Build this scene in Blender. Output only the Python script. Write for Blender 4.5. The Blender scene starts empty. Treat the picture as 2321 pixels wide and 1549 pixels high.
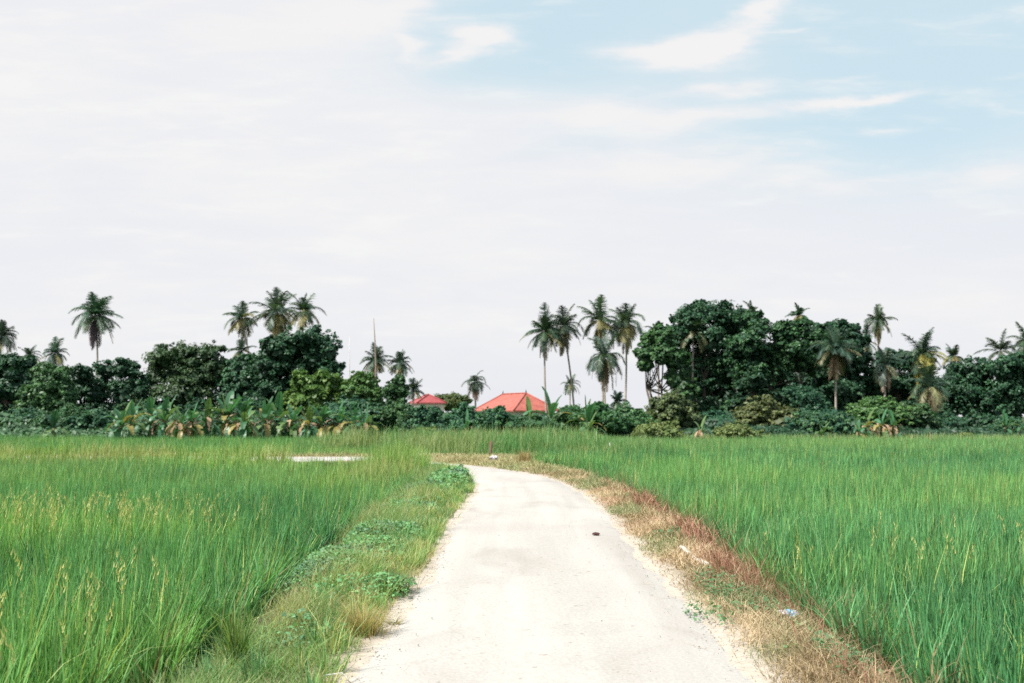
import bpy, math
import numpy as np
from mathutils import Vector, Matrix

R = np.random.default_rng(7)
SC = bpy.context.scene
COL = SC.collection
F = 2257.0                      # focal length in photo pixels (35 mm lens on a 36 mm frame)
CX, CY = 1160.5, 774.5
CAMZ = 1.70
TILT = math.atan((942 - CY) / F)
rad = math.radians

# ------------------------------------------------------------------ camera helpers
def ray(px, py):
    u, v = (px - CX) / F, (CY - py) / F
    return np.array([u, math.cos(TILT) - v * math.sin(TILT), math.sin(TILT) + v * math.cos(TILT)])

def at(px, py, D):
    """world point seen at photo pixel (px,py) at distance D along +Y"""
    d = ray(px, py)
    d = d * (D / d[1])
    return np.array([d[0], d[1], CAMZ + d[2]])

def gnd(px, py, z=0.0):
    d = ray(px, py)
    t = (z - CAMZ) / d[2]
    return np.array([d[0] * t, d[1] * t])

# ------------------------------------------------------------------ small maths
def smooth(a, b, x):
    t = np.clip((x - a) / (b - a), 0, 1)
    return t * t * (3 - 2 * t)

def _hash(ix, iy, s):
    n = (ix * 374761393 + iy * 668265263 + s * 1442695041) & 0x7fffffff
    n = ((n ^ (n >> 13)) * 1274126177) & 0x7fffffff
    return ((n ^ (n >> 16)) & 0xffff) / 65535.0

def vnoise(x, y, s=0):
    x = np.asarray(x, float); y = np.asarray(y, float)
    ix = np.floor(x).astype(np.int64); iy = np.floor(y).astype(np.int64)
    fx = x - ix; fy = y - iy
    fx = fx * fx * (3 - 2 * fx); fy = fy * fy * (3 - 2 * fy)
    a = _hash(ix, iy, s); b = _hash(ix + 1, iy, s); c = _hash(ix, iy + 1, s); d = _hash(ix + 1, iy + 1, s)
    return (a * (1 - fx) + b * fx) * (1 - fy) + (c * (1 - fx) + d * fx) * fy

def fbm(x, y, s=0, o=3):
    r = 0; a = 0.5; t = 0
    for i in range(o):
        r = r + a * vnoise(x * 2 ** i, y * 2 ** i, s + i * 17); t += a; a *= 0.5
    return r / t

def in_poly(x, y, poly):
    res = np.zeros(x.shape, bool)
    n = len(poly)
    for i in range(n):
        x1, y1 = poly[i]; x2, y2 = poly[(i + 1) % n]
        if y1 == y2: continue
        c = ((y1 > y) != (y2 > y)) & (x < (x2 - x1) * (y - y1) / (y2 - y1) + x1)
        res ^= c
    return res

def dist_line(x, y, pts, closed=False):
    best = np.full(x.shape, 1e9)
    n = len(pts)
    for i in range(n if closed else n - 1):
        x1, y1 = pts[i]; x2, y2 = pts[(i + 1) % n]
        dx, dy = x2 - x1, y2 - y1
        L = dx * dx + dy * dy + 1e-12
        t = np.clip(((x - x1) * dx + (y - y1) * dy) / L, 0, 1)
        best = np.minimum(best, np.hypot(x - x1 - t * dx, y - y1 - t * dy))
    return best

def catmull(pts, n=8):
    pts = [np.array(p, float) for p in pts]
    out = []
    for i in range(len(pts) - 1):
        p0 = pts[max(i - 1, 0)]; p1 = pts[i]; p2 = pts[i + 1]; p3 = pts[min(i + 2, len(pts) - 1)]
        for k in range(n):
            t = k / n
            out.append(0.5 * (2 * p1 + (p2 - p0) * t + (2 * p0 - 5 * p1 + 4 * p2 - p3) * t * t + (3 * p1 - p0 - 3 * p2 + p3) * t ** 3))
    out.append(pts[-1])
    return np.array(out)

# ------------------------------------------------------------------ materials
def nodes_of(m):
    m.use_nodes = True
    nt = m.node_tree
    nt.nodes.clear()
    return nt, nt.nodes.new('ShaderNodeOutputMaterial')

def leaf_mat(name, transl=0.3, rough=0.5, spec=0.35):
    m = bpy.data.materials.new(name)
    nt, out = nodes_of(m)
    at_ = nt.nodes.new('ShaderNodeAttribute'); at_.attribute_name = 'Col'
    p = nt.nodes.new('ShaderNodeBsdfPrincipled')
    p.inputs['Roughness'].default_value = rough
    p.inputs['Specular IOR Level'].default_value = spec
    t = nt.nodes.new('ShaderNodeBsdfTranslucent')
    hs = nt.nodes.new('ShaderNodeMixRGB'); hs.blend_type = 'MULTIPLY'; hs.inputs[0].default_value = 1
    hs.inputs[2].default_value = (1.25, 1.35, 0.75, 1)
    mx = nt.nodes.new('ShaderNodeMixShader'); mx.inputs[0].default_value = transl
    L = nt.links.new
    L(at_.outputs['Color'], p.inputs['Base Color']); L(at_.outputs['Color'], hs.inputs[1]); L(hs.outputs[0], t.inputs['Color'])
    L(p.outputs[0], mx.inputs[1]); L(t.outputs[0], mx.inputs[2]); L(mx.outputs[0], out.inputs['Surface'])
    return m

def noise_mat(name, stops, scale=6.0, detail=6, rough=0.85, bump=0.3, stretch=(1, 1, 1), spec=0.3):
    m = bpy.data.materials.new(name)
    nt, out = nodes_of(m)
    L = nt.links.new
    tc = nt.nodes.new('ShaderNodeTexCoord'); mp = nt.nodes.new('ShaderNodeMapping')
    mp.inputs['Scale'].default_value = stretch
    nz = nt.nodes.new('ShaderNodeTexNoise'); nz.inputs['Scale'].default_value = scale; nz.inputs['Detail'].default_value = detail
    cr = nt.nodes.new('ShaderNodeValToRGB')
    e = cr.color_ramp.elements
    e[0].position = stops[0][0]; e[0].color = (*stops[0][1], 1)
    e[1].position = stops[-1][0]; e[1].color = (*stops[-1][1], 1)
    for pos, c in stops[1:-1]:
        q = e.new(pos); q.color = (*c, 1)
    p = nt.nodes.new('ShaderNodeBsdfPrincipled'); p.inputs['Roughness'].default_value = rough
    p.inputs['Specular IOR Level'].default_value = spec
    bp = nt.nodes.new('ShaderNodeBump'); bp.inputs['Strength'].default_value = bump; bp.inputs['Distance'].default_value = 0.02
    L(tc.outputs['Object'], mp.inputs[0]); L(mp.outputs[0], nz.inputs['Vector']); L(nz.outputs['Fac'], cr.inputs[0])
    L(cr.outputs[0], p.inputs['Base Color']); L(nz.outputs['Fac'], bp.inputs['Height']); L(bp.outputs[0], p.inputs['Normal'])
    L(p.outputs[0], out.inputs['Surface'])
    return m

M_RICE = leaf_mat('rice_leaf', 0.38, 0.5, 0.3)
M_LEAF = leaf_mat('tree_leaf', 0.22, 0.48, 0.32)
M_PALM = leaf_mat('palm_leaf', 0.22, 0.45, 0.4)
M_BANANA = leaf_mat('banana_leaf', 0.3, 0.42, 0.4)
M_DRY = leaf_mat('dry_leaf', 0.15, 0.8, 0.1)
M_BARK = noise_mat('bark', [(0.3, (0.04, 0.032, 0.026)), (0.7, (0.11, 0.09, 0.07))], 5, stretch=(1, 1, 0.3))
M_PTRUNK = noise_mat('palm_bark', [(0.3, (0.22, 0.18, 0.15)), (0.7, (0.42, 0.37, 0.32))], 2.0, stretch=(1, 1, 6), bump=0.5)
M_DEAD = noise_mat('dead_trunk_wood', [(0.3, (0.19, 0.135, 0.115)), (0.7, (0.31, 0.235, 0.205))], 2.0, stretch=(1, 1, 4), bump=0.4)
M_BSTEM = noise_mat('banana_stem', [(0.3, (0.10, 0.12, 0.05)), (0.55, (0.20, 0.16, 0.08)), (0.75, (0.30, 0.20, 0.12))], 4, stretch=(1, 1, 0.4))

# ------------------------------------------------------------------ object helpers
def tag(o, label=None, cat=None, group=None, kind=None):
    if label: o['label'] = label
    if cat: o['category'] = cat
    if group: o['group'] = group
    if kind: o['kind'] = kind
    return o

def empty(name, loc, label, cat, group=None):
    o = bpy.data.objects.new(name, None); COL.objects.link(o)
    o.location = Vector(loc); o.empty_display_size = 0.3
    return tag(o, label, cat, group)

def link(name, me, mat, parent=None, loc=None):
    o = bpy.data.objects.new(name, me); COL.objects.link(o)
    for mm in (mat if isinstance(mat, (list, tuple)) else [mat]):
        me.materials.append(mm)
    if parent is not None: o.parent = parent
    if loc is not None: o.location = Vector(loc)
    return o

def quads_obj(name, Q, C, mat, parent=None, loc=None):
    """Q (N,4,3) quads, C (N,3) colour per quad -> ONE mesh object"""
    Q = np.ascontiguousarray(Q, np.float32); N = len(Q)
    me = bpy.data.meshes.new(name)
    me.vertices.add(N * 4); me.vertices.foreach_set('co', Q.reshape(-1))
    me.loops.add(N * 4); me.loops.foreach_set('vertex_index', np.arange(N * 4, dtype=np.int32))
    me.polygons.add(N); me.polygons.foreach_set('loop_start', np.arange(0, N * 4, 4, dtype=np.int32))
    a = me.attributes.new('Col', 'FLOAT_COLOR', 'FACE')
    c4 = np.ones((N, 4), np.float32); c4[:, :3] = C
    a.data.foreach_set('color', c4.reshape(-1))
    me.update(calc_edges=True)
    return link(name, me, mat, parent, loc)

def poly_obj(name, V, Fc, mat, parent=None, loc=None, smooth_=False):
    me = bpy.data.meshes.new(name)
    me.from_pydata([tuple(map(float, v)) for v in V], [], [tuple(f) for f in Fc])
    me.update()
    if smooth_:
        me.polygons.foreach_set('use_smooth', [True] * len(me.polygons))
    return link(name, me, mat, parent, loc)

class MB:
    def __init__(s): s.V = []; s.F = []
    def tube(s, pts, rads, n=8, cap=True):
        pts = [np.array(p, float) for p in pts]
        b = len(s.V)
        for i, p in enumerate(pts):
            d = pts[min(i + 1, len(pts) - 1)] - pts[max(i - 1, 0)]
            d = d / (np.linalg.norm(d) + 1e-9)
            a = np.cross(d, [0.13, 0.99, 0.07]) if abs(d[2]) > 0.7 else np.cross(d, [0, 0, 1.0])
            a /= np.linalg.norm(a); c = np.cross(d, a)
            for k in range(n):
                t = 2 * math.pi * k / n
                s.V.append(p + rads[i] * (a * math.cos(t) + c * math.sin(t)))
        for i in range(len(pts) - 1):
            for k in range(n):
                k2 = (k + 1) % n
                s.F.append((b + i * n + k, b + i * n + k2, b + (i + 1) * n + k2, b + (i + 1) * n + k))
        if cap:
            s.F.append(tuple(b + (len(pts) - 1) * n + k for k in range(n)))
            s.F.append(tuple(b + n - 1 - k for k in range(n)))
        return s
    def box(s, lo, hi, X=None):
        b = len(s.V)
        for z in (lo[2], hi[2]):
            for x, y in ((lo[0], lo[1]), (hi[0], lo[1]), (hi[0], hi[1]), (lo[0], hi[1])):
                v = np.array([x, y, z], float)
                s.V.append(X(v) if X else v)
        for f in ((3, 2, 1, 0), (4, 5, 6, 7), (0, 1, 5, 4), (1, 2, 6, 5), (2, 3, 7, 6), (3, 0, 4, 7)):
            s.F.append(tuple(b + i for i in f))
        return s
    def obj(s, name, mat, parent=None, loc=None, sm=True):
        return poly_obj(name, s.V, s.F, mat, parent, loc, sm)

# ------------------------------------------------------------------ layout of road, verges, fields
PL = [(740, 1900), (790, 1549), (845, 1462), (905, 1380), (962, 1310), (985, 1280), (1002, 1240), (1022, 1190), (1058, 1140), (1080, 1112), (1072, 1090), (1040, 1066)]
PR = [(2120, 1900), (1745, 1549), (1640, 1440), (1545, 1350), (1440, 1240), (1385, 1172), (1310, 1112), (1235, 1082), (1140, 1065), (1060, 1056), (985, 1049)]
EL = [gnd(*p) for p in PL] + [np.array(p) for p in ((-4.2, 36.3), (-8, 37.0), (-16, 37.6), (-60, 40))]
ER = [gnd(*p) for p in PR] + [np.array(p) for p in ((-5.2, 40.3), (-9, 41.0), (-17, 41.4), (-60, 44))]
EL = [np.array([-0.95, -6.0])] + [np.array([-1.0, 2.0])] + EL[1:]
ER = [np.array([1.75, -6.0])] + [np.array([1.7, 2.0])] + ER[1:]
EL = catmull(EL, 10); ER = catmull(ER, 10)
ROAD = [tuple(p) for p in EL] + [tuple(p) for p in ER[::-1]]

ZP = -0.42
BL = [gnd(*p, z=-0.3) for p in ((505, 1549), (662, 1395), (775, 1260), (884, 1175), (966, 1098), (994, 1072))]
BR = [gnd(*p, z=-0.25) for p in ((1905, 1549), (1735, 1395), (1590, 1260), (1488, 1180), (1374, 1110), (1285, 1081), (1198, 1061))]
VL = [np.array([-2.5, -6.0]), np.array([-2.4, 3.0])] + BL + [np.array(p) for p in ((-4.3, 35.0), (-8, 35.9), (-60, 38.6))]
VR = [np.array([2.45, -6.0]), np.array([2.4, 3.0])] + BR + [np.array(p) for p in ((0.2, 41.6), (-4.5, 42.2), (-9, 42.6), (-60, 46))]
VERGE = [tuple(p) for p in VL] + [tuple(p) for p in VR[::-1]]

def ground_z(x, y):
    x = np.asarray(x, float); y = np.asarray(y, float)
    inside = in_poly(x, y, VERGE)
    d = dist_line(x, y, [tuple(p) for p in VL]); d = np.minimum(d, dist_line(x, y, [tuple(p) for p in VR]))
    road = in_poly(x, y, ROAD)
    dr = np.where(road, 0, np.minimum(dist_line(x, y, EL), dist_line(x, y, ER)))
    z = np.where(inside, 0.0, ZP * smooth(-0.15, 0.55, d))
    z = np.where(inside & ~road, 0.05 * smooth(0.1, 0.6, dr) * (fbm(x * 1.3, y * 1.3, 5) - 0.3) * 2 - 0.06 * smooth(0.3, 0.0, d), z)
    back = smooth(72, 80, y)
    z = z * (1 - back) + back * -0.2
    z = z + np.where(road | inside, 0, 0.05 * (fbm(x * 0.9, y * 0.9, 9) - 0.5))
    return z

def grid_ground():
    def axis(segs):
        o = []
        for a, b, st in segs: o += list(np.arange(a, b, st))
        return np.array(o)
    xs = axis([(-900, -100, 100), (-100, -40, 6), (-40, -9, 1.0), (-9, 7, 0.16), (7, 40, 1.0), (40, 100, 6), (100, 901, 100)])
    ys = axis([(-300, -20, 40), (-20, -2, 2), (-2, 24, 0.16), (24, 48, 0.3), (48, 90, 1.5), (90, 200, 10), (200, 1501, 100)])
    X, Y = np.meshgrid(xs, ys)
    Z = ground_z(X.ravel(), Y.ravel())
    x, y = X.ravel(), Y.ravel()
    V = np.stack([x, y, Z], 1)
    nx, ny = len(xs), len(ys)
    i = np.arange(nx * ny).reshape(ny, nx)
    Fc = np.stack([i[:-1, :-1].ravel(), i[:-1, 1:].ravel(), i[1:, 1:].ravel(), i[1:, :-1].ravel()], 1)
    me = bpy.data.meshes.new('ground')
    me.vertices.add(len(V)); me.vertices.foreach_set('co', V.astype(np.float32).reshape(-1))
    me.loops.add(len(Fc) * 4); me.loops.foreach_set('vertex_index', Fc.astype(np.int32).reshape(-1))
    me.polygons.add(len(Fc)); me.polygons.foreach_set('loop_start', np.arange(0, len(Fc) * 4, 4, dtype=np.int32))
    inside = in_poly(x, y, VERGE); road = in_poly(x, y, ROAD)
    dr = np.where(road, 0, np.minimum(dist_line(x, y, EL), dist_line(x, y, ER)))
    dust = smooth(0.35, 0.02, dr + 0.35 * (fbm(x * 2.5, y * 2.5, 3) - 0.5))
    n = fbm(x * 0.8, y * 0.8, 21)[:, None]
    soil = np.array([0.34, 0.26, 0.18]) * n + np.array([0.16, 0.13, 0.08]) * (1 - n)
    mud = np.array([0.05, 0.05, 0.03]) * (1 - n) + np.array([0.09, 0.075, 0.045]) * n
    edge_shade = smooth(.55, .2, dist_line(x, y, [tuple(p) for p in VL]))[:, None]      # contact shade at the foot of the rice, painted in the mud colour
    soil = soil * (1 - edge_shade) + mud * edge_shade
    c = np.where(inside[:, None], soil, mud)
    far = smooth(60, 80, y)[:, None]
    c = c * (1 - far) + far * np.array([0.05, 0.075, 0.03])
    c = c * (1 - dust[:, None]) + dust[:, None] * np.array([0.42, 0.37, 0.31])
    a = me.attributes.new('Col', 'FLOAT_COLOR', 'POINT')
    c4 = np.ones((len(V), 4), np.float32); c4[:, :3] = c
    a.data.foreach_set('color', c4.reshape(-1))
    me.update(calc_edges=True)
    me.polygons.foreach_set('use_smooth', [True] * len(Fc))
    m = bpy.data.materials.new('soil')
    nt, out = nodes_of(m); L = nt.links.new
    at_ = nt.nodes.new('ShaderNodeAttribute'); at_.attribute_name = 'Col'
    nz = nt.nodes.new('ShaderNodeTexNoise'); nz.inputs['Scale'].default_value = 9; nz.inputs['Detail'].default_value = 8
    tc = nt.nodes.new('ShaderNodeTexCoord')
    mr = nt.nodes.new('ShaderNodeMapRange'); mr.inputs[3].default_value = 0.7; mr.inputs[4].default_value = 1.3
    mul = nt.nodes.new('ShaderNodeVectorMath'); mul.operation = 'SCALE'
    p = nt.nodes.new('ShaderNodeBsdfPrincipled'); p.inputs['Roughness'].default_value = 0.95; p.inputs['Specular IOR Level'].default_value = 0.1
    bp = nt.nodes.new('ShaderNodeBump'); bp.inputs['Strength'].default_value = 0.6; bp.inputs['Distance'].default_value = 0.04
    L(tc.outputs['Object'], nz.inputs['Vector']); L(nz.outputs['Fac'], mr.inputs[0]); L(at_.outputs['Color'], mul.inputs[0]); L(mr.outputs[0], mul.inputs['Scale'])
    L(mul.outputs[0], p.inputs['Base Color']); L(nz.outputs['Fac'], bp.inputs['Height']); L(bp.outputs[0], p.inputs['Normal']); L(p.outputs[0], out.inputs['Surface'])
    o = link('ground', me, m)
    tag(o, 'flat farm soil under the rice fields and road verges', kind='structure')
grid_ground()

def build_road():
    n = 900
    def resample(P, n):
        d = np.r_[0, np.cumsum(np.hypot(*np.diff(P, axis=0).T))]
        t = np.linspace(0, d[-1], n)
        return np.stack([np.interp(t, d, P[:, 0]), np.interp(t, d, P[:, 1])], 1), t
    A, ta = resample(EL, n); B, tb = resample(ER, n)
    w = (B - A) / np.linalg.norm(B - A, axis=1)[:, None]
    ja = 0.22 * (fbm(ta * 1.2, ta * 0 + 3, 31, 5) - 0.5) * 1.4 + 0.05 * (vnoise(ta * 9, ta * 0, 4) - 0.5)
    jb = 0.22 * (fbm(tb * 1.2, tb * 0 + 8, 32, 5) - 0.5) * 1.4 + 0.05 * (vnoise(tb * 9, tb * 0, 6) - 0.5)
    A = A + w * ja[:, None]; B = B - w * jb[:, None]
    K = 15
    V = []; 
    for k in range(K):
        f = k / (K - 1)
        P = A * (1 - f) + B * f
        crown = 0.012 + 0.02 * (1 - (2 * f - 1) ** 2) + (0 if 0 < k < K - 1 else -0.02)
        V.append(np.c_[P, np.full(n, crown)])
    V = np.stack(V, 1).reshape(-1, 3)
    i = np.arange(n * K).reshape(n, K)
    Fc = np.stack([i[:-1, :-1].ravel(), i[:-1, 1:].ravel(), i[1:, 1:].ravel(), i[1:, :-1].ravel()], 1)
    m = bpy.data.materials.new('pale_road')
    nt, out = nodes_of(m); L = nt.links.new; N = nt.nodes.new
    tc = N('ShaderNodeTexCoord')
    def nz(scale, det, dist=0.0, st=(1, 1, 1)):
        mp = N('ShaderNodeMapping'); mp.inputs['Scale'].default_value = st
        a = N('ShaderNodeTexNoise'); a.inputs['Scale'].default_value = scale; a.inputs['Detail'].default_value = det; a.inputs['Distortion'].default_value = dist
        L(tc.outputs['Object'], mp.inputs[0]); L(mp.outputs[0], a.inputs['Vector']); return a
    def ramp(src, p0, c0, p1, c1):
        r = N('ShaderNodeValToRGB'); e = r.color_ramp.elements
        e[0].position = p0; e[0].color = (*c0, 1); e[1].position = p1; e[1].color = (*c1, 1)
        L(src, r.inputs[0]); return r
    big = nz(0.35, 5, 0.6, (1, 0.45, 1))
    base = ramp(big.outputs['Fac'], 0.36, (0.372, 0.348, 0.325), 0.56, (0.415, 0.400, 0.372))
    stain = ramp(nz(0.8, 6, 1.2, (1, 0.6, 1)).outputs['Fac'], 0.28, (0.86, 0.84, 0.83), 0.46, (1, 1, 1))
    fine = ramp(nz(45, 5).outputs['Fac'], 0.3, (0.86, 0.85, 0.84), 0.7, (1.04, 1.04, 1.04))
    speck = ramp(nz(14, 2).outputs['Fac'], 0.24, (0.7, 0.66, 0.62), 0.31, (1, 1, 1))
    vo = N('ShaderNodeTexVoronoi'); vo.feature = 'DISTANCE_TO_EDGE'; vo.inputs['Scale'].default_value = 0.28
    mp = N('ShaderNodeMapping'); dn = nz(1.4, 6)
    av = N('ShaderNodeVectorMath'); av.operation = 'ADD'
    sv = N('ShaderNodeVectorMath'); sv.operation = 'SCALE'; sv.inputs['Scale'].default_value = 1.6
    L(dn.outputs['Color'], sv.inputs[0]); L(sv.outputs[0], av.inputs[0]); L(tc.outputs['Object'], av.inputs[1]); L(av.outputs[0], vo.inputs['Vector'])
    track = ramp(nz(2.2, 5, 0.4, (1, 0.06, 1)).outputs['Fac'], 0.38, (0.93, 0.92, 0.91), 0.6, (1.02, 1.02, 1.02))
    crack = ramp(vo.outputs['Distance'], 0.001, (0.90, 0.88, 0.86), 0.004, (1, 1, 1))
    def mul(a, b):
        q = N('ShaderNodeMixRGB'); q.blend_type = 'MULTIPLY'; q.inputs[0].default_value = 1
        L(a, q.inputs[1]); L(b, q.inputs[2]); return q.outputs[0]
    c = mul(mul(mul(mul(mul(track.outputs[0], base.outputs[0]), stain.outputs[0]), fine.outputs[0]), speck.outputs[0]), crack.outputs[0])
    p = N('ShaderNodeBsdfPrincipled'); p.inputs['Roughness'].default_value = 0.9; p.inputs['Specular IOR Level'].default_value = 0.25
    bp = N('ShaderNodeBump'); bp.inputs['Strength'].default_value = 0.5; bp.inputs['Distance'].default_value = 0.008
    f2 = nz(30, 6)
    L(f2.outputs['Fac'], bp.inputs['Height']); L(bp.outputs[0], p.inputs['Normal'])
    L(c, p.inputs['Base Color']); L(p.outputs[0], out.inputs['Surface'])
    o = poly_obj('road', V, Fc, m, smooth_=True)
    tag(o, 'pale narrow farm road bending away between the rice fields', kind='structure')
build_road()

# ------------------------------------------------------------------ blades
def blades(base, h, w, az, lean, k, curl=None, rng=R):
    """base (N,3); returns quads (N*k,4,3) and index of the blade of each quad and t"""
    N = len(base)
    t = np.linspace(0, 1, k + 1)
    d = np.stack([np.cos(az), np.sin(az), np.zeros(N)], 1)
    wa = az + np.pi / 2 + rng.normal(0, 0.7, N)
    wd = np.stack([np.cos(wa), np.sin(wa), np.zeros(N)], 1)
    if curl is None: curl = np.zeros(N)
    P = []
    for tt in t:
        up = h * (tt - curl * tt ** 3)
        out = lean * h * (0.35 * tt + 0.65 * tt * tt)
        P.append(base + np.stack([d[:, 0] * out, d[:, 1] * out, up], 1))
    Q = []
    for i in range(k):
        w0 = w * (1 - 0.92 * t[i] ** 1.6) * 0.5; w1 = w * (1 - 0.92 * t[i + 1] ** 1.6) * 0.5
        Q.append(np.stack([P[i] - wd * w0[:, None], P[i] + wd * w0[:, None], P[i + 1] + wd * w1[:, None], P[i + 1] - wd * w1[:, None]], 1))
    Q = np.stack(Q, 1).reshape(N * k, 4, 3)
    return Q

def scatter(n_per_m2, x0, x1, y0, y1, rng=R):
    n = int(n_per_m2 * (x1 - x0) * (y1 - y0))
    return rng.uniform(x0, x1, n), rng.uniform(y0, y1, n)

def wedge(x, y, m=4.0):
    return np.abs(x) < 0.52 * y + m

xl_of = lambda y: np.interp(y, [p[1] for p in VL[:-3]], [p[0] for p in VL[:-3]])
xr_of = lambda y: np.interp(y, [p[1] for p in VR[:-4]], [p[0] for p in VR[:-4]])

def mixc(c, a, f):
    return c * (1 - f[:, None]) + np.array(a) * f[:, None]

def rice(side):
    Qs, Cs = [], []
    bands = [(2.5, 9, 28, 30, 4, 0.0175), (9, 16, 26, 20, 3, 0.019), (16, 30, 22, 12, 2, 0.018), (30, 50, 11, 9, 2, 0.03), (50, 75, 8, 8, 1, 0.045)]
    for (y0, y1, dens, nb, k, wd) in bands:
        X = 0.52 * y1 + 4
        x, y = scatter(dens, -X if side < 0 else -12, 4 if side < 0 else X, y0, y1)
        ok = wedge(x, y) & ~in_poly(x, y, VERGE)
        dv = np.minimum(dist_line(x, y, VL), dist_line(x, y, VR))
        ok &= dv > 0.10 + 0.2 * vnoise(x * 1.5, y * 1.5, 2)
        if side < 0:
            ok &= (x < np.where(y < 35, xl_of(y), np.where(y > 41, -3.2 + 0.02 * y, 99)))
        else:
            ok &= (x > np.where(y < 41.6, xr_of(y), 0.0 if y0 < 50 else -1.5))
        x, y, dv = x[ok], y[ok], dv[ok]
        n = len(x)
        if n == 0: continue
        hill_h = 0.80 + 0.16 * (fbm(x * 0.35, y * 0.35, 40 + side) - 0.5) * 2 + R.normal(0, 0.05, n)
        if side < 0: hill_h = hill_h + 0.10 * smooth(14, 6, y)
        if side < 0: hill_h = hill_h * (1 - .12 * smooth(-10.5, -9, x) * smooth(-4.2, -5, x) * smooth(21, 25, y))
        hill_h = hill_h * (0.72 + 0.28 * smooth(0.0, 0.8, dv))
        pale = fbm(x * 0.16, y * 0.28, 50 + side); blue = fbm(x * 0.22, y * 0.22, 60 + side)
        weedy = smooth(40, 56, y) * (0.4 + 0.6 * fbm(x * 0.12, y * 0.2, 77)) if side > 0 else smooth(0.45, 0.7, fbm(x * 0.1, y * 0.1, 78)) * smooth(20, 30, y) * 0.6
        idx = np.repeat(np.arange(n), nb)
        m = len(idx)
        ang = R.uniform(0, 2 * np.pi, m)
        r0 = np.abs(R.normal(0, 0.06 if y1 < 20 else 0.16, m))
        bx = x[idx] + np.cos(ang) * r0; by = y[idx] + np.sin(ang) * r0
        bz = ground_z(x, y)[idx]
        hh = hill_h[idx] * R.uniform(0.62, 1.05, m)
        lean = np.abs(R.normal(0.12, 0.12, m)) + 0.02
        bent = R.random(m) < 0.035
        lean = np.where(bent, R.uniform(0.5, 1.3, m), lean)
        # plants along the field edge hang outwards over the ditch
        edge = smooth(0.9, 0.1, dv)[idx]
        lean = lean + edge * R.uniform(0, 0.55, m) ** 1.5
        curl = np.clip(R.normal(0.06, 0.10, m), 0, 0.5) + np.where(bent, R.uniform(0.1, 0.5, m), 0) + edge * R.uniform(0, .15, m)
        az = ang + R.normal(0, 0.5, m)
        wind = R.random(m) < 0.2
        az = np.where(wind, 0.5 + R.normal(0, 0.7, m), az)
        out_az = 0.0 if side < 0 else np.pi
        az = np.where(R.random(m) < edge * 0.6, out_az + R.normal(0, 0.6, m), az)
        Q = blades(np.stack([bx, by, bz], 1), hh, np.full(m, wd) * R.uniform(0.7, 1.3, m), az, lean, k, curl)
        c = np.tile(np.array([0.112, 0.282, 0.104]), (m, 1)) if side < 0 else np.tile(np.array([0.110, 0.285, 0.114]), (m, 1))
        c = mixc(c, [0.052, 0.19, 0.085], smooth(0.4, 0.75, blue)[idx] * 0.7)
        c = mixc(c, [0.20, 0.38, 0.10], smooth(0.42, 0.72, pale)[idx] * (0.55 if side < 0 else 0.45))
        c = mixc(c, [0.22, 0.36, 0.13], weedy[idx] * 0.75)
        y1_ = (R.random(m) < (0.07 if side < 0 else 0.045))
        c = mixc(c, [0.36, 0.44, 0.13], y1_ * 0.8)
        c = mixc(c, [0.26, 0.16, 0.10], (R.random(m) < (0.01 + 0.26 * edge * (1.0 if side > 0 else 0.25))) * 0.75)
        c = mixc(c, [0.34, 0.38, 0.14], bent * 0.7)
        hillc = R.uniform(0.72, 1.25, n)
        c = c * (R.uniform(0.55, 1.4, m) * hillc[idx])[:, None]
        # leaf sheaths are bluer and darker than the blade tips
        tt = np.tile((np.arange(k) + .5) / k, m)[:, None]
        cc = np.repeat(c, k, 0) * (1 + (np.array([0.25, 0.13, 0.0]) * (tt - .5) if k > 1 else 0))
        Qs.append(Q); Cs.append(cc)
        # ripening heads and stray tall stalks that stand above the leaves
        if y1 <= 50:
            nh = int(n * (0.40 if side < 0 else 0.20))
            s = R.choice(n, nh)
            keep = smooth(0.40, 0.62, pale[s]) > R.random(nh) * 1.1
            s = s[keep]; nh = len(s)
            b = np.stack([x[s] + R.normal(0, .05, nh), y[s] + R.normal(0, .05, nh), ground_z(x[s], y[s])], 1)
            tall = hill_h[s] * R.uniform(0.95, 1.18, nh)
            Q = blades(b, tall, np.full(nh, wd * 1.15), R.normal(0.4, 0.9, nh), np.abs(R.normal(0.12, 0.1, nh)), k, np.full(nh, 0.03))
            c = np.tile(np.array([0.38, 0.44, 0.15]), (nh, 1)) * R.uniform(0.7, 1.2, nh)[:, None]
            Qs.append(Q); Cs.append(np.repeat(c, k, 0))
            # spikelet clumps near the top of each stalk
            if y1 <= 16:
                hd = R.uniform(0, 6.28, nh); nod = R.uniform(0.1, 0.6, nh)
                for q in range(11):
                    f = q / 10
                    hb = b + np.stack([np.cos(hd) * nod * .16 * f * f, np.sin(hd) * nod * .16 * f * f, tall * 0.84 + 0.2 * f * (1 - .4 * nod * f)], 1) + R.normal(0, 0.008, (nh, 3))
                    Q = blades(hb, np.full(nh, 0.045), np.full(nh, 0.011), R.uniform(0, 6.28, nh), np.full(nh, 0.45), 1)
                    Qs.append(Q); Cs.append(np.tile(np.array([0.48, 0.47, 0.18]), (nh, 1)) * R.uniform(0.75, 1.15, nh)[:, None])
    lab = 'green rice crop with yellow ripening heads in the field beyond the weedy verge' if side < 0 else 'blue green rice crop in the field beyond the dry brown verge'
    o = quads_obj('rice_crop_grass', np.concatenate(Qs), np.concatenate(Cs), M_RICE)
    tag(o, lab, 'rice', kind='stuff')
rice(-1); rice(1)

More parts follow.
